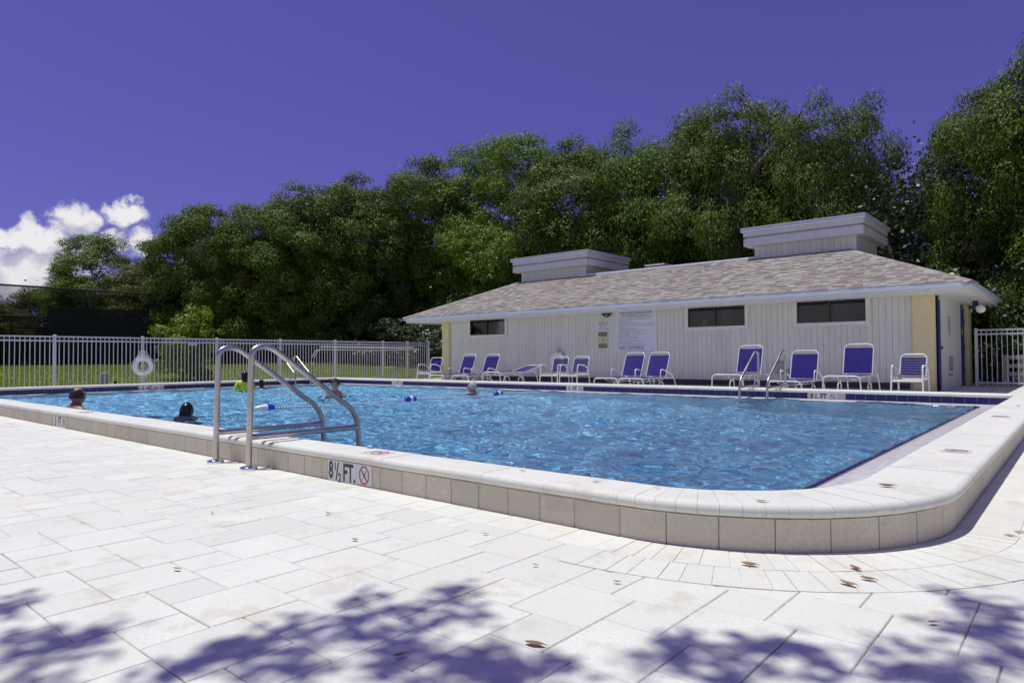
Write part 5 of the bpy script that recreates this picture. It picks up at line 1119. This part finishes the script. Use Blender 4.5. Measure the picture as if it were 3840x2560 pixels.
right_row = [(-29.8, 27.2, 12.4, 3.4, 5.6, 0, 'oak standing left of the bright green tree'), (-27.0, 27.4, 12.7, 3.2, 5.6, 3, 'bright green tree standing above the left end of the roof'), (-23.0, 27.2, 12.2, 3.3, 5.5, 3, 'bright green tree behind the left cupola'), (-18.9, 27.0, 11.8, 3.5, 5.4, 1, 'dark oak between the bright green tree and tall oak'),
             (-15.2, 28.2, 11.9, 3.7, 3.9, 4, 'tall oak with bare limbs left of the right cupola'), (-11.7, 28.4, 11.8, 3.7, 3.7, 4, 'tallest open oak with spreading bare limbs above the roof'), (-7.4, 27.6, 10.5, 2.9, 3.6, 4, 'spreading oak above the right cupola'), (-2.3, 25.6, 8.9, 2.1, 4.3, 0, 'dark oak right of the right cupola'), (-.1, 23.8, 9.9, 2.5, 4.9, 1, 'big dark oak above the gate'), (2.4, 22.5, 11.8, 3.4, 5.2, 0, 'large oak past the gate at the edge of the deck')]
for i, (x, y, zt_, cr, cz, ci, lab) in enumerate(right_row): tree('oak_tree', lab, x, y, zt_, cr, cz, ci, 70 + i, G2, trunk=.2)
# visible limbs of the open oaks
def bare(parent_xy, label, branches, base):
    t = thing('oak_tree', label, 'tree', (base[0], base[1], 0)); b = Vector((base[0], base[1], 0))
    for nm, pts, r0, r1 in branches:
        pts = rounded([Vector(p) - b for p in pts], 1.2, 5); n = len(pts); MB().tube(pts, [r0 + (r1 - r0) * i / (n - 1) for i in range(n)], 9).build(nm, M_BARK, t)
bare(None, 'forked grey oak trunk with long bare limbs behind the roof', [('trunk', [(-10.5, 26.6, -.2), (-10.55, 26.5, 3.0), (-10.7, 26.5, 6.0), (-10.5, 26.5, 7.5)], .26, .17), ('limb', [(-10.7, 26.5, 5.7), (-11.7, 26.5, 6.7), (-13.2, 26.6, 8.1), (-14.6, 26.9, 9.3)], .15, .06), ('limb', [(-10.5, 26.5, 7.3), (-9.8, 26.5, 8.4), (-9.0, 26.6, 9.2), (-8.2, 26.8, 10.2)], .14, .05), ('limb', [(-10.6, 26.5, 7.0), (-10.9, 26.6, 8.6), (-11.8, 26.9, 10.2)], .11, .04), ('limb', [(-10.55, 26.5, 4.3), (-11.4, 26.4, 5.2), (-12.5, 26.4, 5.9), (-14.4, 26.5, 7.3)], .17, .07)], (-10.5, 26.6))
bare(None, 'dark leaning oak trunk right of the right cupola', [('trunk', [(-4.9, 26.4, -.2), (-5.2, 26.4, 4.4), (-5.8, 26.4, 5.8), (-6.9, 26.4, 6.6), (-8.1, 26.6, 8.1)], .24, .08), ('limb', [(-5.8, 26.4, 5.6), (-5.9, 26.6, 6.8), (-6.4, 26.9, 7.9)], .11, .04)], (-4.9, 26.4))
# wood behind, one dark mass
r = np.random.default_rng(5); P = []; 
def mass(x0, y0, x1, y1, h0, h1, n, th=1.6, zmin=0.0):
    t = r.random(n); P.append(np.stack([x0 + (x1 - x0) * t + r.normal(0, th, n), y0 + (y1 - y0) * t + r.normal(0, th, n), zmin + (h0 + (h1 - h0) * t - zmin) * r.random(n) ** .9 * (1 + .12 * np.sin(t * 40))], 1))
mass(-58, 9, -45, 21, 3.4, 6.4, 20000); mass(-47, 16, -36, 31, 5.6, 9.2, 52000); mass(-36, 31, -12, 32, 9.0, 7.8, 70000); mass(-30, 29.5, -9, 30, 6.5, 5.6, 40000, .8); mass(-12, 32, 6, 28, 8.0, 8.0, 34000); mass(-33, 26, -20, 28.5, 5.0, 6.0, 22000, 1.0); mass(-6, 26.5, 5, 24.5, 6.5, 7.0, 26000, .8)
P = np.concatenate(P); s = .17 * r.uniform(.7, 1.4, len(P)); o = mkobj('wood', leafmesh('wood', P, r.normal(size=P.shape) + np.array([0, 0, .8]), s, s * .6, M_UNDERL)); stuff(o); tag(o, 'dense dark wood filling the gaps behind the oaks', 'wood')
# understorey shrubs along the edge
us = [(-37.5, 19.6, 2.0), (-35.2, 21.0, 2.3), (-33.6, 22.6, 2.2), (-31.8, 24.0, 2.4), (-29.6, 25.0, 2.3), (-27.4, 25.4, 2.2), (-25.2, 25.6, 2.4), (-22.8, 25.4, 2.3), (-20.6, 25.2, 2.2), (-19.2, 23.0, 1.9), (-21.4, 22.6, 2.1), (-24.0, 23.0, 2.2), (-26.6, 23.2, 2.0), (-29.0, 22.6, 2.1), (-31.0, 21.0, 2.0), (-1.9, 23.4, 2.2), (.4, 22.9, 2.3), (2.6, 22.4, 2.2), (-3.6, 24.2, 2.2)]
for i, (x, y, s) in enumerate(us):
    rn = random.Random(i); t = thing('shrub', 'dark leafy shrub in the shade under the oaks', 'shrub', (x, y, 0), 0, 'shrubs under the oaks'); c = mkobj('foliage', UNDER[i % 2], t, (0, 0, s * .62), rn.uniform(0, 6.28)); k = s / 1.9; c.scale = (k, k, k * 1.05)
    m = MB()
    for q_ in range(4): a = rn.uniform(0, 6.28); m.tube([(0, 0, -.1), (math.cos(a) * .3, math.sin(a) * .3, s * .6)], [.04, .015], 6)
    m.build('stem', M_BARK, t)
# understorey palmettos
for i, (x, y, z) in enumerate(((-31.6, 19.2, .35), (-30.4, 20.6, .3), (-33.4, 18.2, .4), (-28.6, 21.4, .2))):
    rn = random.Random(i + 9); t = thing('palmetto', 'fan leaved palmetto under the oaks beyond the lawn', 'palmetto', (x, y, z), 0, 'palmettos beyond the lawn')
    for k in range(9):
        a = rn.uniform(0, 6.28); e_ = rn.uniform(.5, 1.2); d = Vector((math.cos(a) * math.cos(e_), math.sin(a) * math.cos(e_), math.sin(e_))); L_ = rn.uniform(.7, 1.1); tip = d * L_; side = d.cross(Vector((0, 0, 1))).normalized(); m = MB(); m.tube([(0, 0, 0), tip * .5, tip], [.012, .01, .006], 5); upv = side.cross(d)
        for q_ in range(13):
            b = R(-80 + 160 * q_ / 12); dv = (d * math.cos(b) + side * math.sin(b)); w = side * math.cos(b) - d * math.sin(b); m.add([tip, tip + dv * .25 + w * .022, tip + dv * .55 - Vector((0, 0, .06)), tip + dv * .25 - w * .022], [(0, 1, 2, 3)])
        m.build('frond', M_PALM, t)
# yellow-green shrub on the lawn behind the fence
t = thing('shrub', 'bright yellow green rounded shrub on the lawn behind the fence', 'shrub', (-23.0, 10.05, .02)); me = crown_mesh('foliage', 31, M_SHRUBL, 1.0, 1.0, 110, 170, .085, .45, -.9, .14, .30)
c = mkobj('foliage', me, t, (0, 0, 1.22)); c.scale = (.88, .88, 1.28); m = MB(); rn = random.Random(2)
for k in range(7): a = rn.uniform(0, 6.28); m.tube([(math.cos(a) * .08, math.sin(a) * .08, -.1), (math.cos(a) * .2, math.sin(a) * .2, .5), (math.cos(a) * .5, math.sin(a) * .5, 1.3)], [.035, .025, .012], 6)
m.build('stem', M_BARK, t)
# tree behind the camera: only its shade reaches the pavers in view
SH = [(-2.67, 0.61), (-2.61, 0.57), (-2.32, 0.53), (-2.31, 0.58), (-2.29, 0.62), (-2.2, 0.71), (-2.18, 0.65), (-2.11, 0.58), (-2.09, 0.51), (-1.99, 0.53), (-2.22, 0.5), (-1.76, 1.0), (-1.77, 0.96), (-1.75, 0.9), (-1.75, 0.87), (-1.76, 0.81), (-1.76, 0.76), (-1.76, 0.71), (-1.76, 1.15), (-1.66, 1.14), (-1.77, 1.11), (-1.63, 0.93), (-1.61, 0.99), (-1.52, 0.96), (-1.55, 0.91), (-1.8, 1.35), (-1.68, 1.31), (-1.64, 1.21), (-1.59, 1.23), (-1.56, 1.28), (-1.59, 1.51), (-1.65, 1.62), (-1.47, 1.5), (-1.55, 1.42), (-1.46, 1.17), (-1.43, 1.2), (-1.42, 1.27), (-1.27, 1.31), (-1.2, 1.29), (-1.14, 1.28), (-1.12, 1.34), (-1.07, 1.38), (-1.17, 1.23), (-1.24, 1.24), (-1.33, 1.23), (-1.09, 1.26), (-1.37, 1.09), (-0.88, 1.68), (-0.87, 1.56), (-1.25, 1.13), (-0.8, 1.65), (-0.72, 1.63), (-0.67, 1.81), (-0.63, 1.86), (-0.58, 1.88), (-0.72, 1.83), (-0.87, 1.75), (-0.32, 2.62), (-0.27, 2.54), (-0.31, 2.34), (-0.26, 2.33), (-0.2, 2.33), (-0.16, 2.23), (-0.21, 2.47), (-0.24, 2.42), (-0.19, 2.59), (-0.39, 2.09), (-0.39, 1.89), (-0.34, 1.91), (-0.28, 1.94), (-0.23, 1.99), (-0.19, 2.14), (-0.67, 1.62), (-0.49, 1.77)]
t = thing('shade_tree', 'leafy oak standing behind the camera that shades the near pavers', 'tree', (0.9, -3.4, 0)); b0 = Vector((0.9, -3.4, 0)); r = np.random.default_rng(8); P = []
ends = []
for (sx_, sy_) in SH:
    z = 6.2 + r.uniform(-.5, .5); c = np.array([sx_ - SUNC * z, sy_ - SUND * z, z]); n = 23; P.append(c + r.normal(0, .05, (n, 3))); ends.append(c)
for k in range(160):                                         # fuller canopy further back
    c = np.array([r.uniform(-4.2, 2.5), r.uniform(-5.5, -1.2), r.uniform(5.4, 8.4)]); P.append(c + r.normal(0, .22, (60, 3)))
P = np.concatenate(P) - np.array(b0); s = .068 * r.uniform(.7, 1.3, len(P)); mkobj('crown', leafmesh('crown', P, r.normal(size=P.shape) + np.array([0, 0, 1.2]), s, s * .6, M_OAK), t)
m = MB(); m.tube(rounded([(0, 0, -.2), (.1, .2, 2.5), (-.4, .5, 5.2), (-.9, 1.2, 6.4)], 1.5, 6), [.26 - .16 * i / 13 for i in range(14)], 10)
for tx, ty in ((-2.9, .1), (-2.7, .6), (-2.2, .5), (-1.4, 1.4), (-3.4, -1.5), (.5, -2.0)): m.tube(rounded([(-.7, .9, 6.0), ((tx - .9) * .5 - .2, (ty + 3.4) * .5, 6.5), (tx - .9, ty + 3.4, 6.25)], 1, 5), [.02, .012, .008, .004], 5)
m.build('trunk', M_BARK, t)

# ------------------------------------------------------------------ fallen leaves
def leaf(x, y, z, rz, L_, curl, lab, group, kind=0):
    L_ *= .68
    m = MB(); n = 9; vs = []
    for i in range(n):
        s = i / (n - 1); w = .21 * L_ * math.sin(math.pi * min(1, s * .93 + .04)) ** .8; h = curl * L_ * (4 * (s - .5) ** 2) * .35 + .004
        for q_ in (-1, 0, 1): vs.append(((s - .5) * L_, q_ * w, h + abs(q_) * w * .55 * (1 if curl > .1 else .3)))
    fs = [(i * 3 + q_, (i + 1) * 3 + q_, (i + 1) * 3 + q_ + 1, i * 3 + q_ + 1) for i in range(n - 1) for q_ in range(2)]
    m.add(vs, fs, True); o = m.build('fallen_leaf', M_DRYLEAF, None, (x, y, z), rz); MB().tube([(L_ * .48, 0, curl * L_ * .35 + .004), (L_ * .64, .01 * L_, curl * L_ * .2 + .003)], .0012, 4).build('stalk', M_DRYLEAF, o); tag(o, lab, 'leaf', group)
random.seed(21)
GP, GC = 'dry leaves on the pavers', 'dry leaves on the coping'
LP_ = [(-1.165, 1.445, .3, .085), (-1.39, 1.16, 1.2, .055), (-0.665, 2.70, -.6, .075), (-0.60, 2.60, .1, .075), (-0.64, 2.50, -.2, .085), (-0.98, 2.50, .2, .09), (-1.26, 2.02, .4, .04), (-2.05, 2.2, .5, .04), (-1.60, 1.99, .2, .035), (-2.6, 1.1, .4, .05), (-3.42, 1.62, 0, .04), (-2.42, 1.77, .2, .05), (-2.93, 1.98, .1, .05), (-0.245, 3.72, .3, .07), (-0.275, 3.62, -.3, .065), (-0.2, 4.9, .1, .09), (-0.36, 2.30, .8, .05)]
for x, y, a, L_ in LP_: leaf(x, y, .004, a, L_, random.choice((.08, .25, .35)), 'dry brown oak leaf lying on the pale pavers', GP)
for x, y, a, L_ in ((-0.70, 3.40, .2, .10), (-1.02, 2.74, .2, .07), (-1.78, 2.68, .2, .06), (-1.48, 2.72, .5, .035), (-2.25, 2.70, .1, .05), (-3.62, 2.77, .2, .10), (-.62, 9.6, .4, .08)): leaf(x, y, ZT + .002, a, L_, random.choice((.1, .3)), 'dry brown leaf lying on the pool coping', GC)
